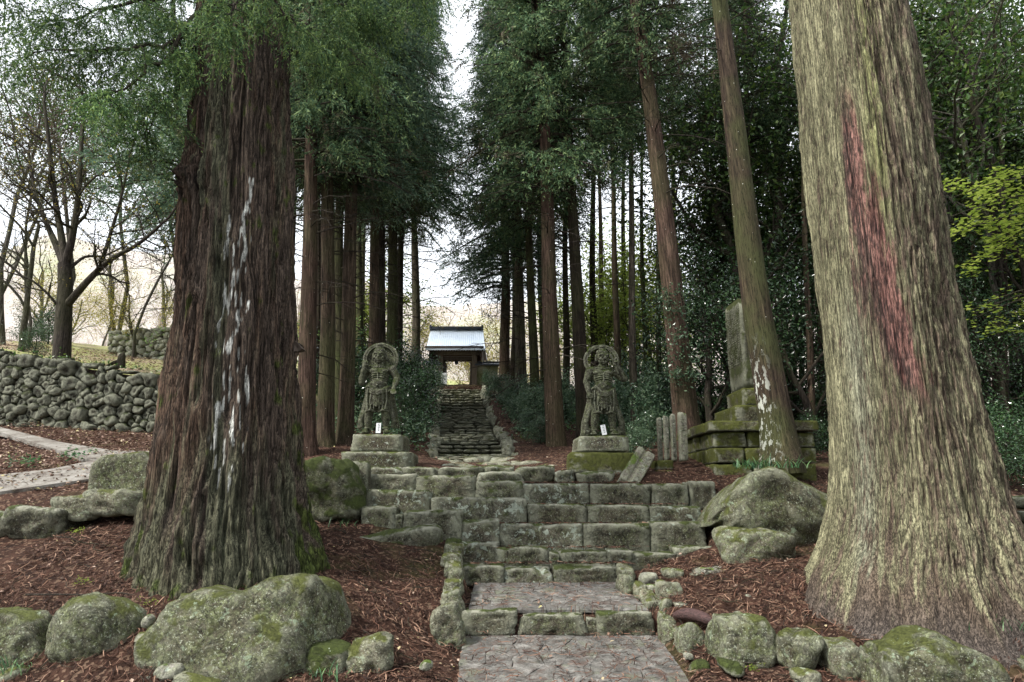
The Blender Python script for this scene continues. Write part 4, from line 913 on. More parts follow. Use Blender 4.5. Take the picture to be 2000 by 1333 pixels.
# cedar seen between the lane trees and the giant trunk
cedar('bluish bushy cedar showing behind the left side of the giant dark trunk', 372, 790, 352, 300, 24.5, 22, 420, 'bark_dark', 120, 2, 1.15)
cedar('tall dark cedar hidden in foliage above the giant dark trunk', 500, 820, 510, 100, 23, 30, 330, 'bark_dark', 121, 0, 1.2)

# ---- near limbs of the giant dark cedar, hanging into the top of the view
def near_limbs(root, limbs, seed, mat, dens=1.0):
    rs = np.random.RandomState(seed); rl = Vector(root.location)
    for pts_px, r0, fol, reach in limbs:
        pts = np.array([P(*q) for q in pts_px]); s = np.linspace(0, 1, len(pts)); u = np.linspace(0, 1, 14)
        p = np.stack([np.interp(u, s, pts[:, a]) for a in range(3)], 1); p[1:-1] = (p[:-2] + p[1:-1] * 2 + p[2:]) / 4; p[1:] += rs.normal(size=(13, 3)) * .03
        G = Geo(); G.tube(p - np.array(rl), np.linspace(r0, .008, 14), 6)
        O, D, L = [], [], []
        L_tot = np.linalg.norm(pts[-1] - pts[0]); nb = int(9 * L_tot * (1 - fol) * dens) + 3
        for i in range(nb):
            t = fol + (1 - fol) * rs.uniform(0, 1) ** .8; c = np.array([np.interp(t, u, p[:, a]) for a in range(3)])
            d = unit(rs.normal(size=3) * np.array([1, 1, .25]) + np.array([0, 0, -.15])); l = reach * rs.uniform(.4, 1.1); v = np.linspace(0, 1, 6)
            q = c + d * (l * v)[:, None] + np.array([0, 0, -1]) * (l * .55 * v * v)[:, None]; G.tube(q - np.array(rl), np.linspace(.010, .003, 6), 3)
            m = int(17 * l / .6) + 3; tv = rs.uniform(.1, 1, m); cc = np.stack([np.interp(tv, v, q[:, a]) for a in range(3)], 1)
            O.append(cc + rs.normal(size=(m, 3)) * .03); D.append(unit(rs.normal(size=(m, 3)) * np.array([.8, .8, .35]) + d * .5 + np.array([0, 0, -.55]))); L.append(rs.uniform(.2, .46, m))
        O, D, L = np.concatenate(O), np.concatenate(D), np.concatenate(L)
        V, F = sprays(O - np.array(rl), D, L, 18, .2, .024, rs, .6, .3)
        nq = sum(len(q) for q in G.Q); G.add(V, F)
        me = mesh_data('branch', G.verts(), G.faces(), False, None, [M['twig'], M[mat]], np.concatenate([np.zeros(nq, int), np.ones(len(F), int)]))
        link('branch', me, root)
near_limbs(LT, [
 ([(430, 40, 11), (340, 85, 10.2), (200, 98, 9.8), (60, 100, 9.6)], .05, .12, .75),
 ([(430, -60, 11), (330, -10, 10.3), (190, 20, 10), (60, 60, 9.8)], .05, .1, .8),
 ([(420, -10, 10.6), (320, 110, 10.0), (250, 170, 9.8), (180, 215, 9.6)], .04, .1, .6),
 ([(400, 60, 10.8), (360, 150, 10.5), (310, 220, 10.3), (270, 270, 10.2)], .035, .2, .6),
 ([(560, 90, 11), (600, 128, 11.3), (670, 128, 11.6), (745, 100, 12)], .05, .45, .65),
 ([(550, -60, 11), (640, 0, 11.5), (720, 30, 12), (800, 40, 12.6)], .05, .15, .9),
 ([(545, 20, 10.6), (600, 50, 10.6), (680, 90, 10.8), (730, 150, 11)], .04, .2, .8),
 ([(480, -120, 10.2), (470, -30, 9.6), (455, 20, 9.3), (430, 70, 9.2)], .04, .3, .5),
 ([(520, -120, 10.2), (530, -40, 9.6), (545, 10, 9.4), (560, 40, 9.4)], .04, .3, .6),
 ([(500, -200, 10.2), (620, -100, 10.4), (760, -60, 10.8), (860, -20, 11.4)], .05, .2, .9),
 ([(430, -200, 10.2), (260, -120, 9.8), (100, -60, 9.4), (-40, -20, 9.2)], .05, .2, 1.0),
], 5, 'near_needles', 1.05)

# ---- broadleaf trees
def grow(G, rs, p, d, L, r, lev, maxlev, nch, tips, spread=.7, up=.15, sides=(8, 6, 5, 4, 3), wander=.25, first=.3):
    n = 6 if lev < 2 else 4; pts = [np.array(p, float)]; dd = unit(np.array(d, float)); dirs = [dd]
    for i in range(n):
        dd = unit(dd + rs.normal(size=3) * wander * (.5 + .25 * lev) + np.array([0, 0, up * .35])); pts.append(pts[-1] + dd * L / n); dirs.append(dd)
    pts = np.array(pts); G.tube(pts, np.linspace(r, r * (.5 if lev < maxlev else .25), n + 1), sides[min(lev, 4)])
    if lev >= maxlev: tips.append(pts[-1]); tips.append(pts[n // 2]); return
    k = nch[lev]
    for i in range(k):
        t = first + (1 - first) * (i + rs.uniform(.2, 1)) / k if lev == 0 else .2 + .8 * (i + rs.uniform()) / k
        j = min(int(t * n), n - 1); q = pts[j] + (pts[j + 1] - pts[j]) * (t * n - j); a = unit(np.cross(dirs[j], rs.normal(size=3)))
        grow(G, rs, q, unit(dirs[j] * (1 - spread * .6) + a * spread + np.array([0, 0, up])), L * rs.uniform(.42, .68) * (1 - .25 * t), r * .5 * (1 - .3 * t), lev + 1, maxlev, nch, tips, spread, up, sides, wander)
def leafy(name, label, cat, loc, seed, H=8, r=.16, lev=3, nch=(7, 6, 5, 4), leaf=('glossy', 14, .28, .12), up=.15, spread=.75, d=(0, 0, 1), bark='twig', wander=.25, first=.35, **kw):
    rs = np.random.RandomState(seed); G = Geo(); tips = []
    grow(G, rs, (0, 0, -.2), d, H * .62, r, 0, lev, nch, tips, spread, up, wander=wander, first=first)
    tr = G.data('trunk', M[bark]); cr = None
    if leaf:
        V, F = leaves(np.array(tips), leaf[1], leaf[2], leaf[3], rs, .4); cr = mesh_data('leaves', V, F, False, None, [M[leaf[0]]])
    def place(loc, label, rz=0, sc=1.0, group=None):
        root = thing(name, label, cat, loc, (0, 0, rz), group, sc); link('trunk', tr, root)
        if cr: link('crown', cr, root, kind='stuff')
        return root
    if label: place(loc, label, **kw)
    return place
pE = leafy('evergreen_tree', None, 'tree', None, 31, H=11, r=.2, nch=(9, 6, 5, 4), leaf=('oakleaf', 13, .30, .14), up=.12)
pG = leafy('camellia_tree', None, 'tree', None, 32, H=8, r=.12, nch=(10, 6, 5, 4), leaf=('glossy', 13, .22, .11), up=.1, first=.12)
pS = leafy('shrub', None, 'shrub', None, 33, H=3.2, r=.05, lev=2, nch=(12, 8, 6), leaf=('glossy', 22, .16, .09), up=.1, first=.0, spread=.9)
pP = leafy('shrub', None, 'shrub', None, 34, H=2.6, r=.04, lev=2, nch=(12, 8, 6), leaf=('glossy_pale', 20, .16, .10), up=.05, first=.0, spread=1.0)
pB = leafy('bare_tree', None, 'tree', None, 35, H=9, r=.14, lev=4, nch=(6, 5, 5, 4), leaf=None, up=.2, bark='palebark', spread=.6, first=.25)
pY = leafy('budding_tree', None, 'tree', None, 36, H=8, r=.10, lev=3, nch=(8, 6, 6, 4), leaf=('yellow', 7, .35, .11), up=.15, bark='palebark', spread=.7, first=.2)
pL = leafy('young_maple', None, 'tree', None, 37, H=8, r=.10, lev=3, nch=(8, 6, 6, 4), leaf=('lime', 6, .45, .15), up=.1, bark='twig', spread=.8, first=.25)
pT = leafy('evergreen_tree', None, 'tree', None, 39, H=17, r=.12, nch=(9, 6, 5, 4), leaf=('oakleaf', 13, .34, .15), up=.12, first=.62, spread=.85, bark='palebark')
pU = leafy('evergreen_tree', None, 'tree', None, 40, H=16, r=.09, nch=(8, 6, 5, 4), leaf=('brownleaf', 11, .32, .12), up=.12, first=.62, spread=.85, bark='palebark')
pM = leafy('evergreen_tree', None, 'tree', None, 38, H=10, r=.18, nch=(8, 6, 5, 4), leaf=('brownleaf', 10, .30, .12), up=.15)
rs = np.random.RandomState(4)
def put(place, pts, label0, group, ground, smin=.85, smax=1.15):
    pts = sorted(pts)
    for i, (px, Yd, s) in enumerate(pts):
        label = '%s, %s of the %s' % (label0, ordinal(i, len(pts)), group)
        x = (px - 1000) / FPX * Yd * .985; z = ground(x, Yd); place((x, Yd, z), label, rs.uniform(0, 6.28), s * rs.uniform(smin, smax), group)
# right hand evergreen wood
put(pG, [(1395, 20.5, 1.0), (1440, 23, 1.1), (1600, 20, 1.0), (1560, 23.5, 1.15), (1500, 26, 1.1), (1660, 24, 1.2), (1850, 22, 1.0), (1935, 19.5, .9), (2010, 17.5, .8), (2080, 20, 1.0)], 'glossy dark leaved tree', 'camellias in the right thicket', gz)
put(pE, [(1450, 29, 1.3), (1540, 31, 1.4), (1640, 28, 1.4), (1900, 26, 1.3), (1990, 23, 1.2), (2090, 26, 1.3), (1800, 33, 1.5), (2150, 30, 1.4), (1850, 24, 1.35), (1940, 29, 1.6), (2030, 19, 1.25), (1480, 22, 1.2), (1560, 26, 1.4)], 'tall dark evergreen', 'evergreens of the right wood', gz)
put(pL, [(1180, 33, 1.15), (1250, 30, 1.0), (1285, 38, 1.5), (1215, 42, 1.5), (1150, 40, 1.3), (1310, 35, 1.2), (1110, 45, 1.3), (1245, 48, 1.8), (630, 46, 1.5), (700, 42, 1.2)], 'glowing yellow green tree', 'young leafy trees behind the trunks', gz)
#pL((8.9, 14.2, gz(8.9, 14.2)), 'lime green maple reaching in from the right edge beside the pale trunk', 2.0, .78)
# left and centre
put(pS, [(780, 21.5, .75), (795, 24, .9), (770, 26, 1.1), (812, 31, 1.0), (700, 26, 1.2), (745, 24, 1.1), (803, 27, .95), (650, 27, 1.2), (600, 26, 1.1)], 'dark glossy shrub', 'shrubs on the bank left of the flight', gz)
put(pP, [(848, 36.5, .5), (972, 33, .6), (955, 37.5, .6), (1008, 30, .7), (828, 34, .7), (1040, 28, .7), (812, 27, .6), (1012, 26, .5), (1030, 23.5, .45), (1045, 25, .7), (992, 31, .5)], 'pale leaved shrub', 'pale shrubs below the gate', gz)
put(pP, [(1262, 19.5, .45), (1246, 18.2, .35), (1275, 22, .9), (1055, 21.0, .4), (1235, 24, 1.0), (1290, 25, 1.2), (1210, 26, 1.1), (1160, 27, 1.1), (1110, 26, .9), (1270, 28, 1.4)], 'low glossy shrub', 'low shrubs around the right statue', gz)
put(pS, [(1900, 16.5, .7), (1960, 15.4, .65), (2030, 16.5, .8), (1985, 19, .9), (1900, 21, 1.0), (1590, 18, .5), (1620, 21, .8), (1460, 24, .9), (1380, 25, .8), (1320, 27, .9)], 'dark glossy shrub', 'undergrowth shrubs of the right wood', gz)
put(pY, [(800, 45, .8), (850, 50, .9), (960, 48, .9), (1010, 52, 1.0), (700, 48, 1.0), (640, 46, 1.0), (580, 50, 1.0), (905, 58, .9), (1080, 55, 1.0)], 'slim budding tree', 'budding trees behind the gate', gz)
tz = lambda x, y: terr_z(x, y)
put(pY, [(240, 35, .6), (300, 38, .6), (170, 44, .7), (20, 40, .7), (330, 46, .8), (90, 56, .9)], 'sparse yellow leaved tree', 'budding trees on the left terrace', tz)
put(pB, [(10, 26, .95), (-90, 27, 1.1), (205, 45, 1.1), (60, 60, 1.4), (310, 55, 1.3)], 'pale crooked leafless tree', 'bare trees on the left terrace', tz)
put(pT, [(70, 36, 1.05), (200, 40, 1.2), (-30, 30, 1.0), (300, 36, 1.1), (360, 42, 1.2)], 'dark crowned tall tree', 'tall evergreens behind the left terrace', tz)
put(pU, [(20, 29, .9), (-60, 31, 1.0), (235, 33, .95)], 'tall purplish tree', 'brown leaved trees over the left terrace', tz)
put(pS, [(30, 25, .5), (345, 33, .5), (60, 36, .9), (20, 40, .9)], 'round green shrub', 'shrubs on the left terrace', tz)
put(pT, [(1880, 21, 1.0), (1955, 19, .95), (2050, 21, 1.0), (1900, 27, 1.15), (1985, 29, 1.2), (1490, 24, 1.05), (1560, 27, 1.1), (1440, 30, 1.1), (1800, 26, 1.1)], 'tall leafy evergreen', 'high crowned evergreens of the right wood', gz)
# ground cover on the banks
def cover(label, regions, matn, size, seed, per=12):
    r2 = np.random.RandomState(seed); C = []
    for x0, x1, y0, y1, n, h in regions:
        x = r2.uniform(x0, x1, n); y = r2.uniform(y0, y1, n); k = noise2(x, y, .7, 2, seed) > -.1; xl = np.interp(y, fY, fXl) - .35; xr = np.interp(y, fY, fXr) + .5; k &= ~((x > xl) & (x < xr)); x, y = x[k], y[k]
        z = ground_z(x, y); hh = h * r2.uniform(.2, 1, len(x)) ** 1.5; C.append(np.c_[x, y, z + hh])
    C = np.concatenate(C); V, F = leaves(C, per, .12, size, r2, .5); mk('undergrowth', V, F, M[matn], None, False, kind='stuff', label=label, category='undergrowth')
cover('glossy low undergrowth covering the banks beside the long flight', [(-8, -2.3, 19.5, 37, 2600, .9), (-1, 6, 22, 38, 1500, .3)], 'glossy_pale', .12, 3, 8)
cover('pale leaved seedlings and weeds among litter under the cedars', [(-6, 0, 18.5, 37, 160, .3), (0, 9, 19, 38, 700, .4), (8, 16, 17, 30, 500, .6)], 'oakleaf', .10, 4, 9)
cover('dark undergrowth filling the floor of the right wood', [(6, 22, 17.5, 34, 1100, 1.6)], 'glossy', .11, 5, 16)
cover('yellow green undergrowth lit up behind the front row of trunks', [(2, 12, 30, 46, 350, 4), (-16, -6, 28, 46, 350, 4)], 'freshleaf', .15, 6, 12)
cover('lime leaved saplings lit up behind the right guardian', [(3, 13, 33, 46, 300, 7)], 'lime', .14, 7, 7)
# unseen trees of the same wood, added round the viewpoint to block low light
for i, (x, y, s_) in enumerate([(-24, -6, 1.3), (-17, -11, 1.4), (-10, -14, 1.4), (-3, -12, 1.3), (5, -13, 1.4), (11, -10, 1.3), (17, -12, 1.4), (22, -5, 1.3), (-22, 4, 1.2), (20, 3, 1.2), (17, 9, 1.1), (24, 12, 1.2), (-6, -20, 1.5), (2, -22, 1.5), (10, -20, 1.5), (-14, -20, 1.5), (-27, 0, 1.3), (26, -12, 1.4)]):
    (pE, pG)[i % 2]((x, y, gz(x, y)), 'unseen evergreen of the wood, added round the viewpoint for shade', i * 1.7, s_ * (1.0 if i % 2 == 0 else 1.35), 'evergreens round the viewpoint')
# the forked tree at the wall
FT = thing('forked_tree', 'dark tree with a fan of forked limbs rooted on top of the retaining wall', 'tree', P(122, 706, 22.4))
rs = np.random.RandomState(9); G = Geo(); tips = []; Yt_ = 22.4
def limb(pp, r0, r1, kids=5, k=8):
    pts = np.array([P(a, b, Yt_ + c) for a, b, c in pp]); s = np.linspace(0, 1, len(pts)); u = np.linspace(0, 1, 16)
    p = np.stack([np.interp(u, s, pts[:, a]) for a in range(3)], 1); p[1:-1] = (p[:-2] + 2 * p[1:-1] + p[2:]) / 4; p[1:-1] = (p[:-2] + 2 * p[1:-1] + p[2:]) / 4
    p = p - np.array(FT.location); rad = np.linspace(r0, r1, 16); G.tube(p, rad, k)
    for i in range(kids):
        j = rs.randint(5, 15); d = unit(p[j] - p[j - 1]); a = unit(np.cross(d, rs.normal(size=3)))
        grow(G, rs, p[j], unit(d * .6 + a * .7 + np.array([0, 0, .1])), rs.uniform(.9, 2.0), rad[j] * .5, 2, 4, (0, 0, 5, 4), tips, .7, .1)
    if kids: grow(G, rs, p[-1], unit(p[-1] - p[-2]), 1.6, rad[-1], 2, 4, (0, 0, 5, 4), tips, .7, .1)
limb([(120, 712, 0), (124, 620, 0), (128, 560, 0), (126, 515, 0)], .27, .20, 0, 12)
limb([(126, 520, 0), (110, 480, .2), (92, 440, .5), (70, 385, .8), (55, 300, 1)], .13, .04, 9)
limb([(126, 520, 0), (122, 470, .1), (108, 400, .1), (98, 300, 0), (86, 200, 0)], .14, .05, 9)
limb([(127, 520, 0), (140, 470, -.2), (152, 400, -.3), (158, 300, -.3), (165, 190, -.2)], .14, .05, 9)
limb([(128, 600, 0), (165, 555, -.5), (215, 505, -.8), (270, 480, -1), (330, 425, -1.1)], .13, .035, 9)
limb([(195, 525, -.6), (215, 460, -.8), (235, 395, -1), (255, 300, -1)], .07, .03, 6)
limb([(130, 530, 0), (165, 500, .3), (205, 502, .6), (260, 470, 1)], .06, .02, 4)
limb([(122, 610, 0), (95, 575, -.3), (60, 545, -.5), (10, 530, -.7)], .05, .02, 4)
G.build('trunk', M['twig'], FT)
V, F = leaves(np.array(tips)[::3], 2, .12, .09, rs, .5); mk('leaves', V, F, M['yellow'], FT, False, kind='stuff')
# crooked dark trees at upper right
pO = None
for (pp, lab, r) in [([(1945, 560, 19), (1942, 320, 19), (1900, 230, 19), (1905, 140, 19), (1860, 60, 19), (1850, -40, 19)], 'crooked black trunk winding up through leaves at the upper right', .17),
                     ([(1520, 420, 24), (1524, 300, 24), (1512, 160, 24), (1540, 0, 24)], 'black upright trunk between the leaning cedar and the pale giant', .18)]:
    root = thing('crooked_tree', lab, 'tree', P(pp[0][0], 830, pp[0][2])); G = Geo(); tips = []
    pts = np.array([P(*q) for q in [(pp[0][0] + 10, 850, pp[0][2])] + pp]); s = np.linspace(0, 1, len(pts)); u = np.linspace(0, 1, 24)
    p = np.stack([np.interp(u, s, pts[:, a]) for a in range(3)], 1); p[1:-1] = (p[:-2] + 2 * p[1:-1] + p[2:]) / 4; p = p - np.array(root.location); G.tube(p, np.linspace(r, r * .45, 24), 10)
    for i in range(10):
        j = rs.randint(10, 24); d = unit(p[min(j + 1, 23)] - p[j - 1]); a = unit(np.cross(d, rs.normal(size=3)))
        grow(G, rs, p[j], unit(d * .5 + a * .8), rs.uniform(1.5, 2.8), r * .35, 1, 3, (0, 5, 4, 4), tips, .7, .15)
    G.build('trunk', M['twig'], root); V, F = leaves(np.array(tips), 14, .3, .13, rs, .4); mk('crown', V, F, M['oakleaf'], root, False, kind='stuff')

# far-off bare wood on the hillside: one mass
G = Geo(); base = Geo(); tips = []
rs = np.random.RandomState(12); grow(base, rs, (0, 0, 0), (0, 0, 1), 5.5, .14, 0, 2, (9, 6, 5), tips, .6, .2, sides=(3, 3, 3, 3, 3), first=.15)
bv = base.verts(); bf = base.faces()
for i in range(105):
    x = rs.uniform(-75, 75); y = rs.uniform(84, 140); h = hill_z(x, y) if y > 86 else 12; a = rs.uniform(0, 6.28); s = rs.uniform(.8, 1.5)
    Rm = np.array([[math.cos(a), -math.sin(a), 0], [math.sin(a), math.cos(a), 0], [0, 0, 1]])
    for f in bf: G.add((bv @ Rm.T) * s + np.array([x, y, h - .5]), f)
t = NT('far_twigs'); ft = t.finish((.25, .21, .17), .9, None, .1)
G.build('distant_wood', ft, None, False, kind='stuff', label='pinkish brown leafless wood covering the far hillside', category='woodland')
# ------------------------------------------------------------------ gate at the head of the stairs
t = NT('shade_toned_timber'); M['timber'] = t.finish(t.ramp(t.noise(4, 5, .6, t.coord('Object', (6, 6, .8))), [(.3, (.05, .038, .03)), (.7, (.13, .105, .085))]), .85, None, .2)
t = NT('sun_toned_old_timber'); M['timber_l'] = t.finish(t.ramp(t.noise(4, 5, .6, t.coord('Object', (6, 6, .8))), [(.3, (.13, .10, .075)), (.7, (.24, .20, .15))]), .85, None, .2)  # lit and shaded tones of one timber: the light is put into the colour
t = NT('pale_metal_roofing'); M['roof'] = t.finish(t.ramp(t.noise(2, 4, .6), [(.3, (.74, .84, .93)), (.7, (.86, .93, .98))]), .38, None, .5, .75)
t = NT('dark_ridge_metal'); M['ridge'] = t.finish((.05, .06, .075), .5, None, .5)
t = NT('green_stained_plaster'); M['plaster'] = t.finish(t.ramp(t.noise(2, 5, .6), [(.35, (.12, .13, .05)), (.65, (.30, .29, .2))]), .9, None, .1)
t = NT('old_white_board'); M['white'] = t.finish(t.ramp(t.noise(9, 4, .6), [(.35, (.60, .62, .62)), (.65, (.78, .79, .80))]), .6, None, .3)
t = NT('dark_ink'); M['ink'] = t.finish((.04, .05, .06), .7, None, .2)
GT = thing('temple_gate', 'small roofed timber gate with pale blue metal roof at the head of the stairs', 'gate', P(891, 757, 39.5))
go = np.array(GT.location); Yg = 39.5
def gpx(px, py, Y=Yg): return P(px, py, Y) - go
def seg_box(name, px0, py0, px1, py1, y0, y1, mat, parent=GT, lab=None, Y=Yg):
    a, b = gpx(px0, py0, Y), gpx(px1, py1, Y); g = Geo(); g.box(((a[0] + b[0]) / 2, (y0 + y1) / 2, (a[2] + b[2]) / 2), (abs(b[0] - a[0]), y1 - y0, abs(a[2] - b[2]))); return g.build(name, mat, parent, False)
for x0, x1 in ((856, 864), (922, 931)):
    for y0 in (-.12, 1.3):
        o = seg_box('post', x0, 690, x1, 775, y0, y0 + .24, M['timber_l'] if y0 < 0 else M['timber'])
    seg_box('door_leaf', x1 + .3 if x0 < 900 else x0 - 4, 706, x1 + 4 if x0 < 900 else x0 - .3, 775, .16, 1.2, M['timber'])
    g = Geo(); a = gpx((x0 + x1) / 2, 716); g.box(a + np.array([0, -.14, 0]), (.30, .06, .12)); g.build('post_collar', M['timber_l'], GT, False)
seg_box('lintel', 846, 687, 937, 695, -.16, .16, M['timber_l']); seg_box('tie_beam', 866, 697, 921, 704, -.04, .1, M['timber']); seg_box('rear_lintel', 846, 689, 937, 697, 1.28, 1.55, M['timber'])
for px in (849, 933):
    g = Geo(); a = gpx(px, 693); g.box(a + np.array([0, .7, .0]), (.18, 2.3, .2)); g.build('bracket_beam', M['timber'], GT, False)
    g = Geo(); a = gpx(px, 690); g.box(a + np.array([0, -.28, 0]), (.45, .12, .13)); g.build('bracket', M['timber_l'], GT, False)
# hanging dark lamp and pierced valance under the beam
g = Geo(); a = gpx(891, 702)
g.tube([a + np.array([0, .3, .05]), a + np.array([0, .3, -.05])], [.015, .015], 6); g.tube([a + np.array([0, .3, -.05]), a + np.array([0, .3, -.09]), a + np.array([0, .3, -.2]), a + np.array([0, .3, -.26])], [.03, .10, .11, .04], 12); g.build('hanging_lamp', M['ridge'], GT)
for px in (874, 882, 900, 909): 
    g = Geo(); a = gpx(px, 706); g.box(a + np.array([0, .0, 0]), (.09, .05, .12)); g.build('valance_peg', M['timber_l'], GT, False)
# roof: two slopes with standing seams
def roof_slope(sgn):
    e0, e1 = gpx(831, 681, Yg - .9), gpx(948, 681, Yg - .9); r0, r1 = gpx(841, 643.5, Yg + .7), gpx(943.5, 643.5, Yg + .7)
    if sgn < 0:
        for q in (e0, e1): q[1] = 2 * r0[1] - q[1]
    G = Geo(); n, m = 40, 10; V = []
    for i in range(n):
        for j in range(m):
            s = j / (m - 1); p = (e0 + (e1 - e0) * i / (n - 1)) * (1 - s) + (r0 + (r1 - r0) * i / (n - 1)) * s; p = p - np.array([0, 0, .16 * math.sin(s * math.pi)]); V.append(p)
    V = np.array(V); G.add(V, grid_faces(n, m) if sgn > 0 else grid_faces(n, m)[:, ::-1]); G.add(V - np.array([0, 0, .09]), grid_faces(n, m))
    # eave and verge edges
    A = V.reshape(n, m, 3)
    for line in (A[:, 0], A[0], A[-1]):
        W = np.concatenate([line[:, None], (line - np.array([0, 0, .09]))[:, None]], 1).reshape(-1, 3); G.add(W, grid_faces(len(line), 2))
    o = G.build('roof_sheet', M['roof'], GT, True)
    for i in range(1, 27):
        k = i / 27; l = np.array([(A[0, j] * (1 - k) + A[-1, j] * k) for j in range(m)]) + np.array([0, 0, .015]); g = Geo(); g.tube(l, .014, 4); g.build('seam', M['roof'], o)
    return A
A = roof_slope(1); roof_slope(-1)
a, b = gpx(839, 641.5, Yg + .7), gpx(944, 641.5, Yg + .7)
g = Geo(); g.box((a + b) / 2, (b[0] - a[0], .26, .16)); rr_ = g.build('ridge', M['ridge'], GT, False)
for k in (.02, .25, .52, .8, .98): g = Geo(); g.box(a + (b - a) * k + np.array([0, 0, .02]), (.1, .32, .12 if k in (.25, .52, .8) else .3)); g.build('ridge_cap', M['timber_l'] if k in (.25, .52, .8) else M['ridge'], rr_, False)
seg_box('eave_board', 833, 682.5, 946, 686, -.92, -.84, M['timber'])
for i in range(24):
    k = i / 23; q = A[0, 0] * (1 - k) + A[-1, 0] * k; r = A[0, 6] * (1 - k) + A[-1, 6] * k; g = Geo(); g.tube([q + np.array([0, .05, -.16]), r + np.array([0, 0, -.14])], .03, 4); g.build('rafter', M['timber'], GT, False)
for sx in (0, -1):                                     # gable ends
    p = A[sx]; e = p[0]; rdg = p[-1]; bk = e.copy(); bk[1] = 2 * rdg[1] - e[1]; i_ = np.array([.18 if sx == 0 else -.18, 0, 0])
    g = Geo(); V = np.array([e + i_ + [0, .1, -.12], rdg + i_ + [0, 0, -.1], bk + i_ + [0, -.1, -.12], e + i_ + [0, .15, -.75], bk + i_ + [0, -.15, -.75]])
    g.add(V, np.array([[0, 1, 2]])); g.add(V, np.array([[0, 2, 4, 3]])); g.build('gable_board', M['timber'], GT, False)
for lab, x0, x1, y0, y1 in (('short plaster wall with dark tiled cap left of the gate', 836, 855.5, 712, 775), ('low green stained wall with dark cap right of the gate', 931.5, 972, 714, 775)):
    a, b = P(x0, y0, 39.6), P(x1, y1, 39.6); w = thing('gate_wall', lab, 'wall', ((a[0] + b[0]) / 2, 39.6, b[2]))
    g = Geo(); g.box((0, 0, (a[2] - b[2]) / 2), (b[0] - a[0], .3, a[2] - b[2])); g.build('wall_panel', M['plaster'], w, False)
    g = Geo(); L = b[0] - a[0] + .2; h = a[2] - b[2]; g.add(np.array([(-L / 2, -.4, h), (L / 2, -.4, h), (L / 2, 0, h + .16), (-L / 2, 0, h + .16), (L / 2, .4, h), (-L / 2, .4, h)]), np.array([[0, 1, 2, 3], [3, 2, 4, 5], [1, 0, 5, 4]])); g.box((0, -.38, h - .03), (L, .04, .07)); g.box((0, 0, h + .18), (L, .12, .08)); g.build('wall_cap', M['ridge'], w, False)
nb = thing('notice_board', 'small white notice leaning inside the left gate post', 'sign', P(867, 752, 39.0)); g = Geo(); g.box((0, 0, .35), (.34, .04, .62)); g.build('board', M['white'], nb, False)
g = Geo(); g.tube([(-.12, 0, -.1), (-.12, 0, .1)], .02, 5); g.build('leg', M['timber'], nb); g = Geo(); g.tube([(.12, 0, -.1), (.12, 0, .1)], .02, 5); g.build('leg', M['timber'], nb)

# ------------------------------------------------------------------ pedestals
def block(name, parent, c, sz, mat, seed, taper=.0, rough=.006, sub=(1, 1, 1), bev=.02):
    """cut block with slightly irregular, rounded edges; taper shrinks the top"""
    V, F = rock((1, 1, 1), seed, 4, 36, 0, 1.0, 0.0)
    V = V * np.array(sz); V = V + fbm(V * 3 + seed, 3, seed)[:, None] * V / (np.linalg.norm(V, axis=1)[:, None] + 1e-6) * rough * 1.5 + n3(V * 14, seed)[:, None] * rough * .4
    k = 1 - taper * (V[:, 2] / sz[2] + .5); V[:, 0] *= k; V[:, 1] *= k
    return mk(name, V, F, mat, parent, loc=c)
def bbox_block(name, parent, x0, y0, x1, y1, Yf, depth, mat, seed, taper=0.0, **kw):
    a, b = P(x0, y0, Yf), P(x1, y1, Yf); pl = np.array(parent.location)
    return block(name, parent, np.array([(a[0] + b[0]) / 2, Yf + depth / 2, (a[2] + b[2]) / 2]) - pl, (b[0] - a[0], depth, a[2] - b[2]), mat, seed, taper, **kw)
PL = thing('statue_pedestal', 'two tier lichened stone pedestal under the left guardian statue', 'pedestal', P(733, 915, 15.9))
bbox_block('lower_block', PL, 664, 882, 804, 922, 15.6, 1.5, M['pedestal'], 701, .0); bbox_block('upper_block', PL, 683, 847, 786, 883, 15.75, 1.15, M['pedestal'], 702, .0)
PR = thing('statue_pedestal', 'two tier mossy stone pedestal under the right guardian statue', 'pedestal', P(1185, 920, 15.9))
bbox_block('lower_block', PR, 1109, 882, 1258, 926, 15.6, 1.5, M['monument'], 703, .05); bbox_block('upper_block', PR, 1124, 850, 1233, 883, 15.75, 1.15, M['pedestal'], 704, .05)

# ------------------------------------------------------------------ guardian statues
def capsule(bm, a, b, ra, rb, k=14):
    a, b = Vector(a), Vector(b); d = b - a; L = max(d.length, 1e-4); n = 12
    q = Vector((0, 0, 1)).rotation_difference(d / L) if d.length > 1e-5 else Quaternion()
    prof = []
    for i in range(7): t_ = -math.pi / 2 + i / 6 * math.pi / 2; prof.append((ra * math.cos(t_), ra * math.sin(t_)))
    for i in range(7): t_ = i / 6 * math.pi / 2; prof.append((rb * math.cos(t_), L + rb * math.sin(t_)))
    rings = []
    for r, z in prof: rings.append([bm.verts.new(a + q @ Vector((max(r, 1e-4) * math.cos(6.2832 * i / k), max(r, 1e-4) * math.sin(6.2832 * i / k), z))) for i in range(k)])
    for r0, r1 in zip(rings[:-1], rings[1:]):
        for i in range(k): bm.faces.new((r0[i], r0[(i + 1) % k], r1[(i + 1) % k], r1[i]))
    bm.faces.new(rings[0][::-1]); bm.faces.new(rings[-1])
def ell(bm, c, r, rot=None):
    m = Matrix.Translation(c) @ (rot.to_matrix().to_4x4() if rot else Matrix()) @ Matrix.Diagonal((*r, 1)); bmesh.ops.create_icosphere(bm, subdivisions=3, radius=1, matrix=m)
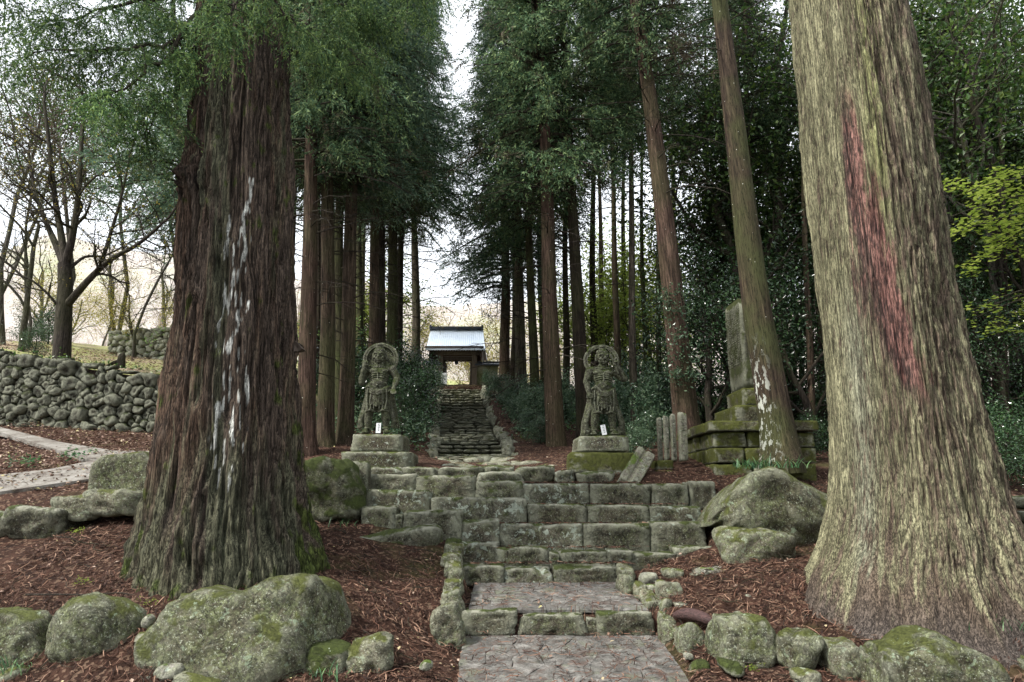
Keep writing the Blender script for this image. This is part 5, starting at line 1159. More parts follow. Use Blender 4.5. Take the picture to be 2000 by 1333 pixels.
def fuse(name, bm, mat, parent, voxel=.013, smooth=2, rough=.004, seed=0):
    me = bpy.data.meshes.new(name); bm.to_mesh(me); bm.free(); o = bpy.data.objects.new(name, me); col.objects.link(o)
    md = o.modifiers.new('r', 'REMESH'); md.mode = 'VOXEL'; md.voxel_size = voxel; md.use_smooth_shade = True
    ms = o.modifiers.new('s', 'SMOOTH'); ms.iterations = smooth; ms.factor = .5
    dg = bpy.context.evaluated_depsgraph_get(); me2 = bpy.data.meshes.new_from_object(o.evaluated_get(dg)); me2.name = name
    n = len(me2.vertices); V = np.empty(n * 3, np.float32); me2.vertices.foreach_get('co', V); V = V.reshape(-1, 3)
    N = np.empty(n * 3, np.float32); me2.vertices.foreach_get('normal', N); N = N.reshape(-1, 3)
    V = V + N * (fbm(V * 9, 3, seed) * rough)[:, None]; me2.vertices.foreach_set('co', V.astype(np.float32).ravel()); me2.update()
    me2.materials.clear(); me2.materials.append(mat)
    for p in me2.polygons: p.use_smooth = True
    o.modifiers.clear(); o.data = me2; o.parent = parent; bpy.data.meshes.remove(me); return o
def cap(bm, pts, rads):
    for a, b, ra, rb in zip(pts[:-1], pts[1:], rads[:-1], rads[1:]): capsule(bm, a, b, ra, rb)
def fist(bm, c, d, side):
    """clenched hand: palm with four curled fingers and a thumb"""
    c = Vector(c); d = Vector(d).normalized(); s = Vector(side).normalized(); f = d.cross(s).normalized()
    capsule(bm, c - d * .02, c + d * .05, .052, .05)
    for i in range(4):
        o = c + s * (.052 - i * .035) + d * .05; cap(bm, [o, o + f * .05 + d * .03, o + f * .07 - d * .02, o + f * .03 - d * .035], [.02, .019, .017, .015])
    cap(bm, [c + s * .06, c + s * .07 + f * .06, c + s * .02 + f * .09], [.022, .02, .017])
def open_hand(bm, c, d, side):
    c = Vector(c); d = Vector(d).normalized(); s = Vector(side).normalized(); f = d.cross(s).normalized()
    for k in (-.03, 0, .03): capsule(bm, c + s * k, c + d * .08 + s * k, .026, .024)
    for i in range(4):
        o = c + s * (.05 - i * .033) + d * .10; L = (.075, .09, .085, .065)[i]; cap(bm, [o, o + d * L * .5 + f * .008, o + d * L + f * .03], [.019, .017, .013])
    cap(bm, [c + s * .05, c + s * .10 + d * .05, c + s * .11 + d * .10], [.022, .02, .015])
def lobes(n, r0, r1, z0, z1, depth, cx=0, cy=0, sy=.75, seed=0, nz=30, nt=120, flare=1.0):
    """folded cloth tube"""
    th = np.arange(nt) * 2 * math.pi / nt; z = np.linspace(0, 1, nz); T, Z = np.meshgrid(th, z, indexing='ij')
    r = r0 + (r1 - r0) * Z ** flare; r = r * (1 + depth * (.4 + Z) * (np.cos(n * T + seed + .6 * np.sin(Z * 3)) + .5 * np.cos((n * 2 + 1) * T + seed * 2)))
    V = np.stack([cx + r * np.cos(T), cy + r * sy * np.sin(T), z0 + (z1 - z0) * Z + .02 * np.cos(n * T + seed) * (Z > .95)], -1).reshape(-1, 3)
    return V, grid_faces(nt, nz, True)
def sheet_solid(bm, V, F):
    vs_ = [bm.verts.new(v) for v in V]; nt = len(F) and None
    for f in F:
        try: bm.faces.new([vs_[i] for i in f])
        except ValueError: pass
    return vs_
def closed_lobes(bm, nt, nz, V):
    vs_ = [bm.verts.new(v) for v in V]
    for i in range(nt):
        for j in range(nz - 1): bm.faces.new((vs_[i * nz + j], vs_[((i + 1) % nt) * nz + j], vs_[((i + 1) % nt) * nz + j + 1], vs_[i * nz + j + 1]))
    bm.faces.new([vs_[i * nz] for i in range(nt)][::-1]); bm.faces.new([vs_[i * nz + nz - 1] for i in range(nt)])
def guardian(label, px, py, Y, pose, turn=0):
    root = thing('guardian_statue', label, 'statue', P(px, py, Y)); S = 1.0
    bm = bmesh.new()
    # legs and feet
    for s, kx, ax, fy in ((-1, -.17, -.215, -.05), (1, .17, .20, .02)):
        cap(bm, [(s * .12, 0, .98), (kx, -.06, .58), (ax * .95, 0, .34), (ax, .02, .10)], [.155, .10, .098, .062])
        ell(bm, (kx, -.10, .57), (.085, .06, .09))
        cap(bm, [(ax, .05, .055), (ax + s * .035, -.13, .04)], [.06, .055])
        for i in range(5): cap(bm, [(ax + s * .035 + (i - 2) * .026, -.15, .035), (ax + s * .05 + (i - 2) * .028, -.205 + abs(i - 1.5) * .012, .022)], [.019, .016])
        ell(bm, (ax, -.02, .12), (.075, .075, .03))
    # trunk: hips, belly, rib cage, shoulders
    ell(bm, (0, .0, 1.0), (.26, .19, .16)); ell(bm, (0, -.03, 1.12), (.20, .20, .15)); ell(bm, (0, .01, 1.33), (.235, .17, .20)); cap(bm, [(-.24, .0, 1.47), (.24, .0, 1.47)], [.105, .105])
    for s in (-1, 1):
        ell(bm, (s * .11, -.12, 1.42), (.115, .06, .07))
        for k in range(5):
            z = 1.36 - k * .048; cap(bm, [(s * .02, -.185 + k * .004, z + .012), (s * .10, -.172, z), (s * .19, -.11, z - .02)], [.011, .014, .011])
        cap(bm, [(s * .03, -.10, 1.52), (s * .24, -.04, 1.54)], [.025, .03])
        cap(bm, [(s * .05, -.06, 1.62), (s * .12, -.02, 1.50)], [.03, .035])
    cap(bm, [(0, -.19, 1.40), (0, -.19, 1.18)], [.014, .012]); ell(bm, (0, -.235, 1.08), (.02, .012, .02))
    ell(bm, (0, -.10, 1.07), (.17, .125, .12))
    # neck, head with face
    cap(bm, [(0, 0, 1.5), (0, -.02, 1.66)], [.10, .085]); R_ = Quaternion((0, 0, 1), turn); hb = bmesh.new()
    ell(hb, (0, 0, .10), (.135, .15, .165)); ell(hb, (0, -.05, .0), (.115, .11, .085))
    for s in (-1, 1):
        cap(hb, [(s * .02, -.145, .125), (s * .07, -.142, .150), (s * .115, -.10, .135)], [.018, .024, .016])     # brows
        ell(hb, (s * .055, -.135, .10), (.028, .022, .018)); ell(hb, (s * .085, -.11, .045), (.04, .04, .036))     # eyes, cheeks
        cap(hb, [(s * .145, .01, .13), (s * .155, .02, .07), (s * .145, .02, .02)], [.022, .025, .03])            # ears with long lobes
        cap(hb, [(s * .02, -.165, .055), (s * .062, -.145, .022), (s * .07, -.13, -.02)], [.008, .010, .008])
    cap(hb, [(0, -.145, .12), (0, -.172, .065)], [.02, .03]); ell(hb, (-.02, -.165, .06), (.02, .018, .015)); ell(hb, (.02, -.165, .06), (.02, .018, .015))
    if pose == 'open': cap(hb, [(-.045, -.152, .03), (0, -.162, .036), (.045, -.152, .03)], [.013] * 3); cap(hb, [(-.04, -.145, -.028), (0, -.158, -.034), (.04, -.145, -.028)], [.016] * 3)
    else: cap(hb, [(-.06, -.142, .012), (0, -.160, .018), (.06, -.142, .012)], [.014] * 3); cap(hb, [(-.05, -.14, -.016), (0, -.156, -.016), (.05, -.14, -.016)], [.014] * 3)
    ell(hb, (0, -.12, -.055), (.045, .035, .03))
    cap(hb, [(0, .0, .23), (0, .01, .31)], [.075, .055]); ell(hb, (0, .01, .335), (.075, .07, .05)); cap(hb, [(-.06, 0, .275), (.06, 0, .275)], [.03, .03])
    ell(hb, (0, .02, .20), (.14, .14, .08))
    bmesh.ops.transform(hb, matrix=Matrix.Translation((0, -.03, 1.70)) @ R_.to_matrix().to_4x4() @ Matrix.Rotation(R(6), 4, 'X'), verts=hb.verts)
    tm = bpy.data.meshes.new('t'); hb.to_mesh(tm); hb.free(); bm.from_mesh(tm); bpy.data.meshes.remove(tm)
    if pose == 'closed':          # left figure: fist raised at the shoulder, other palm pressed down
        cap(bm, [(-.29, 0, 1.47), (-.385, -.02, 1.24), (-.375, -.04, 1.16)], [.105, .085, .075]); cap(bm, [(-.375, -.05, 1.16), (-.33, -.17, 1.42), (-.31, -.18, 1.50)], [.078, .06, .048]); fist(bm, (-.305, -.18, 1.55), (0, 0, 1), (1, 0, 0))
        cap(bm, [(.29, 0, 1.47), (.40, .0, 1.30), (.41, -.02, 1.24)], [.105, .085, .075]); cap(bm, [(.41, -.03, 1.24), (.38, -.14, 1.06), (.37, -.16, 1.0)], [.075, .055, .045]); open_hand(bm, (.365, -.17, .97), (.15, -.75, -.35), (-1, 0, 0))
    else:                         # right figure: one arm down with fist, other raised holding a club
        cap(bm, [(-.29, 0, 1.47), (-.37, -.0, 1.24)], [.105, .08]); cap(bm, [(-.37, 0, 1.22), (-.345, -.09, 1.02), (-.335, -.12, .94)], [.08, .06, .046]); fist(bm, (-.33, -.13, .90), (0, -.2, -1), (1, 0, 0))
        cap(bm, [(.29, 0, 1.47), (.44, .0, 1.32), (.49, -.01, 1.30)], [.11, .095, .085]); cap(bm, [(.49, -.02, 1.30), (.33, -.12, 1.55), (.29, -.14, 1.61)], [.085, .06, .045]); fist(bm, (.27, -.15, 1.65), (-.2, 0, 1), (0, -1, 0))
    fuse('body', bm, M['statue'], root, .0115, 0, .005, 3)
    # skirt in two gathered legs, knotted sash
    bm = bmesh.new()
    for s in (-1, 1):
        V, F = lobes(7, .175, .15, 1.02, .50, .055, s * .125, -.0, .95, s * 2 + 1, 26, 90); closed_lobes(bm, 90, 26, V)
        cap(bm, [(s * .26, -.10, .49), (s * .15, -.17, .52), (s * .05, -.12, .49)], [.024, .03, .024])
        for k in range(3): cap(bm, [(s * (.05 + k * .08), -.19, 1.0), (s * (.07 + k * .075), -.18 + .01 * k, .75), (s * (.06 + k * .07), -.17, .55)], [.016, .022, .016])
    V, F = lobes(9, .27, .30, 1.06, .90, .035, 0, 0, .74, 0, 10, 110); closed_lobes(bm, 110, 10, V)
    fuse('skirt', bm, M['statue'], root, .014, 1, .004, 5)
    bm = bmesh.new()
    for k in range(3): cap(bm, [(-.25, -.06, 1.06 - k * .02), (-.12, -.21, .97 - k * .035), (.02, -.235, .93 - k * .03), (.14, -.21, .98 - k * .03), (.26, -.06, 1.07 - k * .02)], [.028, .03, .034, .03, .028])
    for k in range(2): cap(bm, [(-.26 + k * .04, -.12, 1.04), (-.18, -.20, 1.10 - k * .04), (-.10, -.22, 1.0)], [.028] * 3)
    for k in range(7):
        x = -.12 + k * .04; cap(bm, [(x * .8, -.225 + abs(x) * .25, .95), (x * 1.05, -.215 + abs(x) * .2 + .012 * (k % 2), .80), (x * 1.2, -.19 + abs(x) * .2, .60 + abs(x) * .6)], [.030, .034, .026])
    fuse('sash', bm, M['statue'], root, .014, 1, .003, 6)
    # long scarf tails falling to the pedestal on both sides
    for s in (-1, 1):
        bm = bmesh.new(); w = .04 if pose == 'closed' else .07
        for k in range(4): cap(bm, [(s * (.22 + k * .012), .06 + k * .03, 1.05), (s * (.27 + k * .022), .05 + k * .04, .70), (s * (.33 + w + k * .02 - (k % 2) * .03), .02 + k * .05, .30), (s * (.30 + w + k * .04), .03 + k * .05, .16 if pose == 'closed' else .03)], [.04, .05, .062, .035])
        if pose == 'open': ell(bm, (s * .36, .08, .10), (.11, .10, .12))
        fuse('scarf_tail', bm, M['statue'], root, .015, 1, .004, 7 + s)
    # scarf over the arms and the arched scarf or halo behind the head
    bm = bmesh.new(); th = np.linspace(-.25 * math.pi, 1.25 * math.pi, 30); cz = 1.74; ro = .385
    pts = [(ro * math.cos(a), .14, cz + ro * math.sin(a) * (.92)) for a in th]
    cap(bm, pts, [.035] * 30); pts2 = [(x * .86, y - .02, cz + (z - cz) * .86) for x, y, z in pts]; cap(bm, pts2, [.018] * 30); pts3 = [(x * .93, y + .01, cz + (z - cz) * .93) for x, y, z in pts]; cap(bm, pts3, [.03] * 30)
    for s in (-1, 1): cap(bm, [(s * ro * .75, .14, cz - ro * .68), (s * .30, .1, 1.42)], [.035, .05])
    if pose == 'closed':
        bmesh.ops.create_cone(bm, cap_ends=True, segments=40, radius1=.345, radius2=.345, depth=.035, matrix=Matrix.Translation((0, .17, cz)) @ Matrix.Rotation(R(90), 4, 'X') @ Matrix.Diagonal((1, .92, 1, 1)))
    fuse('halo', bm, M['statue'], root, .013, 1, .003, 9)
    if pose == 'open':
        bm = bmesh.new(); cap(bm, [(.34, -.13, 1.40), (.24, -.17, 1.66), (.185, -.18, 1.80), (.165, -.18, 1.86)], [.02, .03, .038, .012]); ell(bm, (.255, -.165, 1.60), (.04, .04, .02)); fuse('club', bm, M['statue'], root, .012, 1, .002, 10)
    return root
guardian('mossy stone guardian on the left pedestal with fist at its shoulder and round halo', 736, 847.5, 16.25, 'closed', 0)
guardian('stone guardian on the right pedestal raising its arm beside its head', 1180, 851, 16.25, 'open', .28)
for (px, py, lab, rz) in ((738.5, 846.5, 'small white inscribed card between the feet of the left guardian', 0), (1181, 850, 'small white tilted card between the feet of the right guardian', -.16)):
    c = thing('name_card', lab, 'sign', P(px, py, 15.95)); c.rotation_euler = (-.12, rz, 0); g = Geo(); g.box((0, 0, .115), (.105, .014, .225)); g.build('card', M['white'], c, False)
    rs = np.random.RandomState(int(px)); G = Geo()
    for k in range(5):
        z = .205 - k * .036
        for q in range(3): G.box((rs.uniform(-.012, .022), -.0085, z + rs.uniform(-.01, .01)), (rs.uniform(.015, .035), .002, .0035)); G.box((rs.uniform(-.01, .02), -.0085, z), (.0035, .002, rs.uniform(.012, .026)))
    G.build('lettering', M['ink'], c, False)

# ------------------------------------------------------------------ inscribed monument
MO = thing('monument', 'tall inscribed stone slab on a stepped mossy masonry base behind the leaning cedar', 'monument', P(1395, 937, 15.1)); mo = np.array(MO.location)
def course(x0, x1, yf, yb, z0, z1, nx, ny, name, mat, seed, rough=.010, off=0.0, gap=.010):
    """ring of blocks: front row along x, left row along y"""
    rs = np.random.RandomState(seed); cx = np.linspace(x0, x1, nx + 1); cx[1:-1] += rs.uniform(-.12, .12, nx - 1) + off
    for a, b in zip(cx[:-1], cx[1:]): block(name, MO, np.array([(a + b) / 2, yf + .25, (z0 + z1) / 2]) - mo, (b - a - gap, .5, z1 - z0 - gap), mat, seed + int(a * 50) % 97, 0, rough)
    cy = np.linspace(yf + .5 + gap, yb, ny + 1); cy[1:-1] += rs.uniform(-.12, .12, ny - 1)
    for a, b in zip(cy[:-1], cy[1:]): block(name, MO, np.array([x0 + .25, (a + b) / 2, (z0 + z1) / 2]) - mo, (.5, b - a - gap, z1 - z0 - gap), mat, seed + int(a * 50) % 97 + 7, 0, rough)
xL = P(1395, 900, 15.1)[0]; xR = xL + 2.15; zz = [P(1395, y, 15.1)[2] for y in (942, 905, 874, 843, 822)]
course(xL, xR, 15.1, 18.0, zz[0] - .15, zz[1], 3, 4, 'ashlar_block', M['monument'], 801, off=.1); course(xL + .01, xR, 15.1, 18.0, zz[1], zz[2], 3, 4, 'ashlar_block', M['monument'], 811, off=-.1); course(xL + .02, xR, 15.12, 18.0, zz[2], zz[3], 3, 4, 'ashlar_block', M['monument'], 821)
g = Geo(); g.box(np.array([(xL + xR) / 2 + .2, 16.6, (zz[0] + zz[3]) / 2]) - mo, (xR - xL - .5, 2.3, zz[3] - zz[0] - .03)); g.build('core', M['joint'], MO, False)
course(xL - .09, xR + .09, 15.0, 18.1, zz[3], zz[4], 2, 2, 'cornice_slab', M['monument'], 831, .008)
g = Geo(); g.box(np.array([(xL + xR) / 2 + .2, 16.6, (zz[3] + zz[4]) / 2 - .01]) - mo, (xR - xL - .4, 2.4, zz[4] - zz[3] - .04)); g.build('core', M['joint'], MO, False)
x1_, x2_ = P(1437, 806, 15.7)[0], P(1453, 773, 15.95)[0]
z1t, z2t = P(1437, 790, 15.7)[2], P(1453, 757, 15.95)[2]
block('lower_plinth', MO, np.array([(x1_ + xR - .35) / 2, 16.6, (zz[4] + z1t) / 2]) - mo, (xR - .35 - x1_, 1.85, z1t - zz[4]), M['monument'], 841, .0, .008)
block('upper_plinth', MO, np.array([(x2_ + xR - .65) / 2, 16.62, (z1t + z2t) / 2]) - mo, (xR - .65 - x2_, 1.45, z2t - z1t), M['monument'], 842, .0, .008)
xs_, zs_ = P(1452, 700, 16.15)[0], P(1452, 577, 16.15)[2]; sw = .42
block('slab', MO, np.array([xs_ + sw / 2, 16.15 + .62, (z2t + zs_) / 2]) - mo, (sw, 1.24, zs_ - z2t), M['stele'], 843, .03, .008)
G = Geo(); rs = np.random.RandomState(3); hS = zs_ - z2t
for c in range(9):
    y = 16.15 + .14 + c * .122
    for r in range(26):
        z = z2t + hS * .30 + r * hS * .64 / 26; xx = xs_ + .012 * (z - z2t) / hS * 0 - .004 + (z - z2t) / hS * .006
        for q in range(3): G.box(np.array([xx, y + rs.uniform(-.02, .02), z + rs.uniform(-.015, .015)]) - mo, (.012, rs.choice([.045, .012]), rs.choice([.008, .03])))
G.build('inscription', M['stele'], MO, False, kind='stuff')
# ------------------------------------------------------------------ stone post fence
FB = thing('post_fence_base', 'two course mossy footing under the stone posts', 'stone footing', P(1300, 938, 15.4))
bbox_block('footing_block', FB, 1281, 899, 1318, 918, 15.4, 1.6, M['monument'], 851); bbox_block('footing_block', FB, 1279, 918, 1318, 940, 15.35, 1.7, M['monument'], 852)
rs = np.random.RandomState(2)
for i, (x0, x1, yt, Yq, lab) in enumerate([(1285, 1295.5, 815, 16.9, 'leftmost of four engraved stone posts beside the monument'), (1297.5, 1309.5, 811, 16.5, 'second of four engraved stone posts beside the monument'), (1311.5, 1323, 808, 16.1, 'third of four engraved stone posts, left of the lichened one'), (1326, 1346, 804, 15.7, 'widest lichened stone post, nearest the monument')]):
    t_ = thing('stone_post', lab, 'stone post', P((x0 + x1) / 2, 902, Yq), group='row of engraved stone posts'); w = (x1 - x0) * ppm(850, Yq) * .82; h = P(1300, yt, Yq)[2] - P(1300, 902, Yq)[2]
    V, F = rock((1, 1, 1), 860 + i, 4, 20, 0, 1, 0); V = V * np.array([w, .15, h]); V[:, 2] += h / 2; V[:, 2] += np.where(V[:, 2] > h * .95, -(np.abs(V[:, 0]) + np.abs(V[:, 1])) * .18, 0)
    V += n3(V * 9, i)[:, None] * .006; mk('shaft', V, F, M['postst'], t_)
    G = Geo()
    for r in range(11):
        z = h * (.93 - r * .078)
        for q in range(4): G.box((rs.uniform(-.018, .018), -.077, z + rs.uniform(-.03, .03)), (rs.choice([.05, .012]), .010, rs.choice([.01, .04])))
    G.build('engraving', M['ink'] if i == 9 else M['grey'], t_, False, kind='stuff')
# fallen pillar leaning on the footing
a, b = P(1226, 946, 14.9), P(1262, 884, 15.6); Lf = np.linalg.norm(b - a) + .05; ax = unit(b - a)
fp = thing('fallen_post', 'grooved stone post fallen aslant beside the right pedestal', 'stone post', a - ax * .1)
V, F = rock((1, 1, 1), 880, 5, 20, 0, 1, 0); V = V * np.array([.42, .26, Lf]); V[:, 2] += Lf / 2
gr = np.exp(-((V[:, 0] + .02) / .035) ** 2) * (V[:, 1] < -.1); V[:, 1] += gr * .05; V += n3(V * 7, 4)[:, None] * .010
mk('shaft', V, F, M['postst'], fp); fp.rotation_mode = 'QUATERNION'
zq = Vector(ax); xq = Vector((1, 0, -.35)); xq = (xq - zq * xq.dot(zq)).normalized(); yq = zq.cross(xq); fp.rotation_quaternion = Matrix((xq, yq, zq)).transposed().to_quaternion()
G = Geo()
for r in range(14):
    for q in range(3): G.box((.10 + rs.uniform(-.03, .03), -.132, Lf * (.12 + r * .055) + rs.uniform(-.02, .02)), (rs.choice([.07, .012]), .01, rs.choice([.01, .04])))
G.build('engraving', M['grey'], fp, False, kind='stuff')

st = thing('tree_stump', 'small dark stump with a forked root on the upper terrace', 'stump', P(236, 712, 23.2)); rs = np.random.RandomState(8)
G = Geo(); G.tube([(0, 0, -.1), (0, 0, .12), (.02, 0, .30), (.05, 0, .42)], [.16, .13, .11, .02], 9); G.tube([(0, 0, .1), (-.22, -.03, .05), (-.5, -.05, -.12)], [.09, .06, .03], 7); G.tube([(0, 0, .1), (.08, -.1, 0), (.12, -.16, -.15)], [.08, .05, .03], 7); G.build('stump_body', M['twig'], st)
# dark bracket on the shaded flank of the left giant
a = P(579, 672, 11.1); G = Geo(); V = np.array([(-.12, -.09, .16), (-.12, .09, .16), (.13, -.10, -.10), (.13, .10, -.10), (-.12, -.09, -.14), (-.12, .09, -.14), (.06, -.06, -.13), (.06, .06, -.13)]); G.add(V + a - np.array(LT.location), np.array([[0, 2, 3, 1], [0, 4, 6, 2], [1, 3, 7, 5], [2, 6, 7, 3], [4, 5, 7, 6]])); G.build('bracket', M['timber'], LT, False)
# ------------------------------------------------------------------ litter, twigs, grass
def strips(Pc, az, L, W, curl, rs, lift=.012):
    """curved thin strips of three quads lying on the ground"""
    n = len(Pc); u = np.linspace(-.5, .5, 4); ang = az[:, None] + curl[:, None] * u[None]
    dx = np.cos(ang) * L[:, None] / 3; dy = np.sin(ang) * L[:, None] / 3
    x = Pc[:, 0, None] + np.cumsum(dx, 1) - dx.sum(1, keepdims=True) / 2; y = Pc[:, 1, None] + np.cumsum(dy, 1) - dy.sum(1, keepdims=True) / 2
    z = ground_z(x, y) + lift + rs.uniform(0, .03, (n, 1)) + rs.uniform(-.006, .02, (n, 4))
    nx, ny = -np.sin(ang), np.cos(ang); w = W[:, None] * np.array([.5, 1, 1, .3])[None]
    tw = rs.uniform(-.7, .7, (n, 1))
    A = np.stack([x + nx * w, y + ny * w, z + tw * w], -1); B_ = np.stack([x - nx * w, y - ny * w, z - tw * w], -1)
    V = np.stack([A, B_], 2).reshape(-1, 3); b = np.arange(n)[:, None] * 8
    F = np.concatenate([b + np.array([[0, 1, 3, 2]]) + 2 * k for k in range(3)], 0)
    return V, F
rs = np.random.RandomState(55)
def bed_points(n, x0, x1, y0, y1, pathkeep=.3):
    x = rs.uniform(x0, x1, n); y = rs.uniform(y0, y1, n)
    onp = (x > front_l(y) - .05) & (x < front_r(y) + .05) & (y < 10.7) | ((x > -.7) & (x < 1.9) & (y >= 10.7) & (y < 12.3))
    onp |= (x > -2.7) & (x < 3.7) & (y > 12.5) & (y < 14.9)
    xl = np.interp(y, fY, fXl); xr = np.interp(y, fY, fXr); onp |= (x > xl) & (x < xr) & (y > 19.5)
    k = (~onp) | ((rs.uniform(size=n) < pathkeep) & (y < 12.3)); k &= noise2(x, y, 1.3, 2, 5) + rs.uniform(-.5, .7, n) > -.15
    return np.stack([x[k], y[k]], 1), onp[k]
t = NT('fallen_cedar_fronds'); g_ = t.n('NewGeometry'); M['frond'] = t.finish(t.ramp(g_.outputs['Random Per Island'], [(0, (.018, .011, .009)), (.5, (.058, .030, .021)), (.8, (.13, .065, .043)), (1, (.30, .19, .13))]), .8, None, .2)
t = NT('fallen_leaves'); g_ = t.n('NewGeometry'); M['fleaf'] = t.finish(t.ramp(g_.outputs['Random Per Island'], [(0, (.09, .045, .03)), (.5, (.20, .12, .085)), (.85, (.33, .25, .19)), (1, (.42, .38, .16))]), .6, None, .3)
pts, onp = bed_points(56000, -7.2, 6.8, 8.0, 15.5); n = len(pts)
V, F = strips(pts, rs.uniform(0, 6.28, n), rs.uniform(.05, .24, n), rs.uniform(.002, .0065, n), rs.normal(size=n) * 1.3, rs)
V[:, 2] += np.repeat(onp, 8) * .085
mk('needle_litter', V, F, M['frond'], None, False, kind='stuff', label='reddish brown fallen cedar fronds strewn over the beds and path', category='litter')
pts, onp = bed_points(15000, -16, 14, 8.0, 26); n = len(pts)
def flat_leaves(pts, onp, size):
    n = len(pts); z = ground_z(pts[:, 0], pts[:, 1]) + .02 + rs.uniform(0, .03, n) + onp * .075; c = np.c_[pts, z]; nr = unit(rs.normal(size=(n, 3)) * .35 + np.array([0, 0, 1])); a = unit(np.cross(nr, rs.normal(size=(n, 3)))); b = np.cross(nr, a); s = (size * rs.uniform(.5, 1.4, n))[:, None]
    return np.stack([c, c + a * s * .5 + b * s * .28 + nr * s * .1, c + a * s, c + a * s * .5 - b * s * .28 + nr * s * .1], 1).reshape(-1, 3), np.arange(4 * n).reshape(-1, 4)
V, F = flat_leaves(pts, onp, .06); mk('fallen_leaves', V, F, M['fleaf'], None, False, kind='stuff', label='small pale brown fallen leaves scattered on the forest ground', category='litter')
# leaves on the lane side and terrace
n = 16000; x = rs.uniform(-22, -5, n); y = rs.uniform(13.5, 21.5, n); pts = np.stack([x, y], 1); V, F = flat_leaves(pts, np.zeros(n), .08); mk('fallen_leaves', V, F, M['fleaf'], None, False, kind='stuff', label='pinkish brown fallen leaves along the lane and the wall foot', category='litter')
n = 9000; x = rs.uniform(-26, -7, n); y = rs.uniform(21.5, 40, n); z = np.array([terr_z(a, b) for a, b in zip(x, y)]) + .08
c = np.c_[x, y, z]; V, F = leaves(c, 1, .02, .12, rs, .8); mk('fallen_leaves', V, F, M['fleaf'], None, False, kind='stuff', label='pale fallen leaves over the bright upper terrace', category='litter')
# litter caught on the step treads
n = 2600; x = rs.uniform(-2.4, 3.3, n); y = rs.uniform(12.35, 14.9, n); rowf = [r[0] for r in rows][::-1]; top = {12.3: 1106, 12.8: 1074, 13.3: 1026, 13.75: 988, 14.2: 945}
zt = np.zeros(n); ok = np.zeros(n, bool)
for a, b in ((12.3, 12.8), (12.8, 13.3), (13.3, 13.75), (13.75, 14.2), (14.2, 14.9)): m = (y > a + .08) & (y < b); zt[m] = P(1100, top[a], a)[2] + .015; ok |= m
ok &= ~((y < 13.25) & ((x < -.7) | (x > 2.0))); x, y, zt = x[ok], y[ok], zt[ok]; n = len(x)
L_ = rs.uniform(.05, .18, n); az = rs.uniform(0, 6.28, n); dx, dy = np.cos(az) * L_ / 2, np.sin(az) * L_ / 2; w_ = .005
V = np.stack([np.c_[x - dx - w_ * np.sin(az), y - dy + w_ * np.cos(az), zt + .01], np.c_[x - dx + w_ * np.sin(az), y - dy - w_ * np.cos(az), zt + .014], np.c_[x + dx + w_ * np.sin(az), y + dy - w_ * np.cos(az), zt + rs.uniform(.0, .04, n)], np.c_[x + dx - w_ * np.sin(az), y + dy + w_ * np.cos(az), zt + .02]], 1).reshape(-1, 3)
mk('needle_litter', V, np.arange(4 * n).reshape(-1, 4), M['frond'], None, False, kind='stuff', label='red brown needles caught on the treads of the broad steps', category='litter')
# short sticks among the litter
G = Geo(); p_, o_ = bed_points(900, -7, 6.6, 8.2, 15.2, .03)
for (x, y) in p_[:420]:
    a = rs.uniform(0, 6.28); l = rs.uniform(.12, .6); u = np.linspace(-.5, .5, 5); xx = x + np.cos(a + u) * l * u; yy = y + np.sin(a + u) * l * u; zz_ = ground_z(xx, yy, False) + .05 + rs.uniform(0, .03) + rs.normal(size=5) * .006
    G.tube(np.stack([xx, yy, zz_], 1), np.linspace(rs.uniform(.004, .009), .002, 5), 4)
G.build('stick_litter', M['twig'], kind='stuff', label='short dark sticks scattered through the needle litter', category='litter')
# twigs lying about
for (a, b, Y0, Y1, r, lab) in [((50, 1167), (262, 1166), 9.75, 9.75, .013, 'long straight fallen stick behind the upright left boulder'), ((110, 1052), (200, 1070), 11.4, 11.2, .010, 'curved fallen twig in litter left of the dark trunk'), ((808, 1152), (866, 1150), 11.0, 11.3, .007, 'thin pale twig pointing at the left kerb of the landing'), ((1565, 1254), (1690, 1253), 9.3, 9.3, .008, 'thin twig lying in front of the pale trunk above the boulders'), ((1500, 1040), (1530, 1098), 12.0, 11.7, .008, 'dark twig propped across the oval boulder')]:
    p, q = P(*a, Y0), P(*b, Y1); u = np.linspace(0, 1, 8)[:, None]; pts = p + (q - p) * u + rs.normal(size=(8, 3)) * .012 + np.array([0, 0, .03]); g = Geo(); g.tube(pts, np.linspace(r, r * .6, 8), 5); g.build('fallen_twig', M['twig'], label=lab, category='twig')
# grass tufts
t = NT('grass_blades'); g_ = t.n('NewGeometry'); M['grass'] = t.finish(t.ramp(g_.outputs['Random Per Island'], [(0, (.03, .09, .04)), (.6, (.07, .17, .07)), (1, (.16, .26, .10))]), .45, None, .4, 0, .3)
def tuft(label, px, py, Yd, n, L, w=.007, spread=.12, nm='grass_tuft', cat='grass tuft', ground=None):
    base = P(px, py, Yd); G = Geo(); az = rs.uniform(0, 6.28, n); u = np.linspace(0, 1, 6)
    for a in az:
        l = L * rs.uniform(.5, 1.1); o = rs.normal(size=3) * spread * np.array([1, 1, 0]); lean = rs.uniform(.3, 1.0)
        p = o + np.stack([np.cos(a) * l * lean * u ** 1.3, np.sin(a) * l * lean * u ** 1.3, l * (u * .9 - lean * .75 * u ** 2.4)], 1); sx = np.array([-math.sin(a), math.cos(a), 0]) * w * (1 - u ** 2)[:, None]
        G.add(np.stack([p + sx, p - sx], 1).reshape(-1, 3), np.array([[2 * i, 2 * i + 1, 2 * i + 3, 2 * i + 2] for i in range(5)]))
    G.build(nm, M['grass'], None, False, loc=base, label=label, category=cat, kind='stuff' if 'strap' in nm else None)
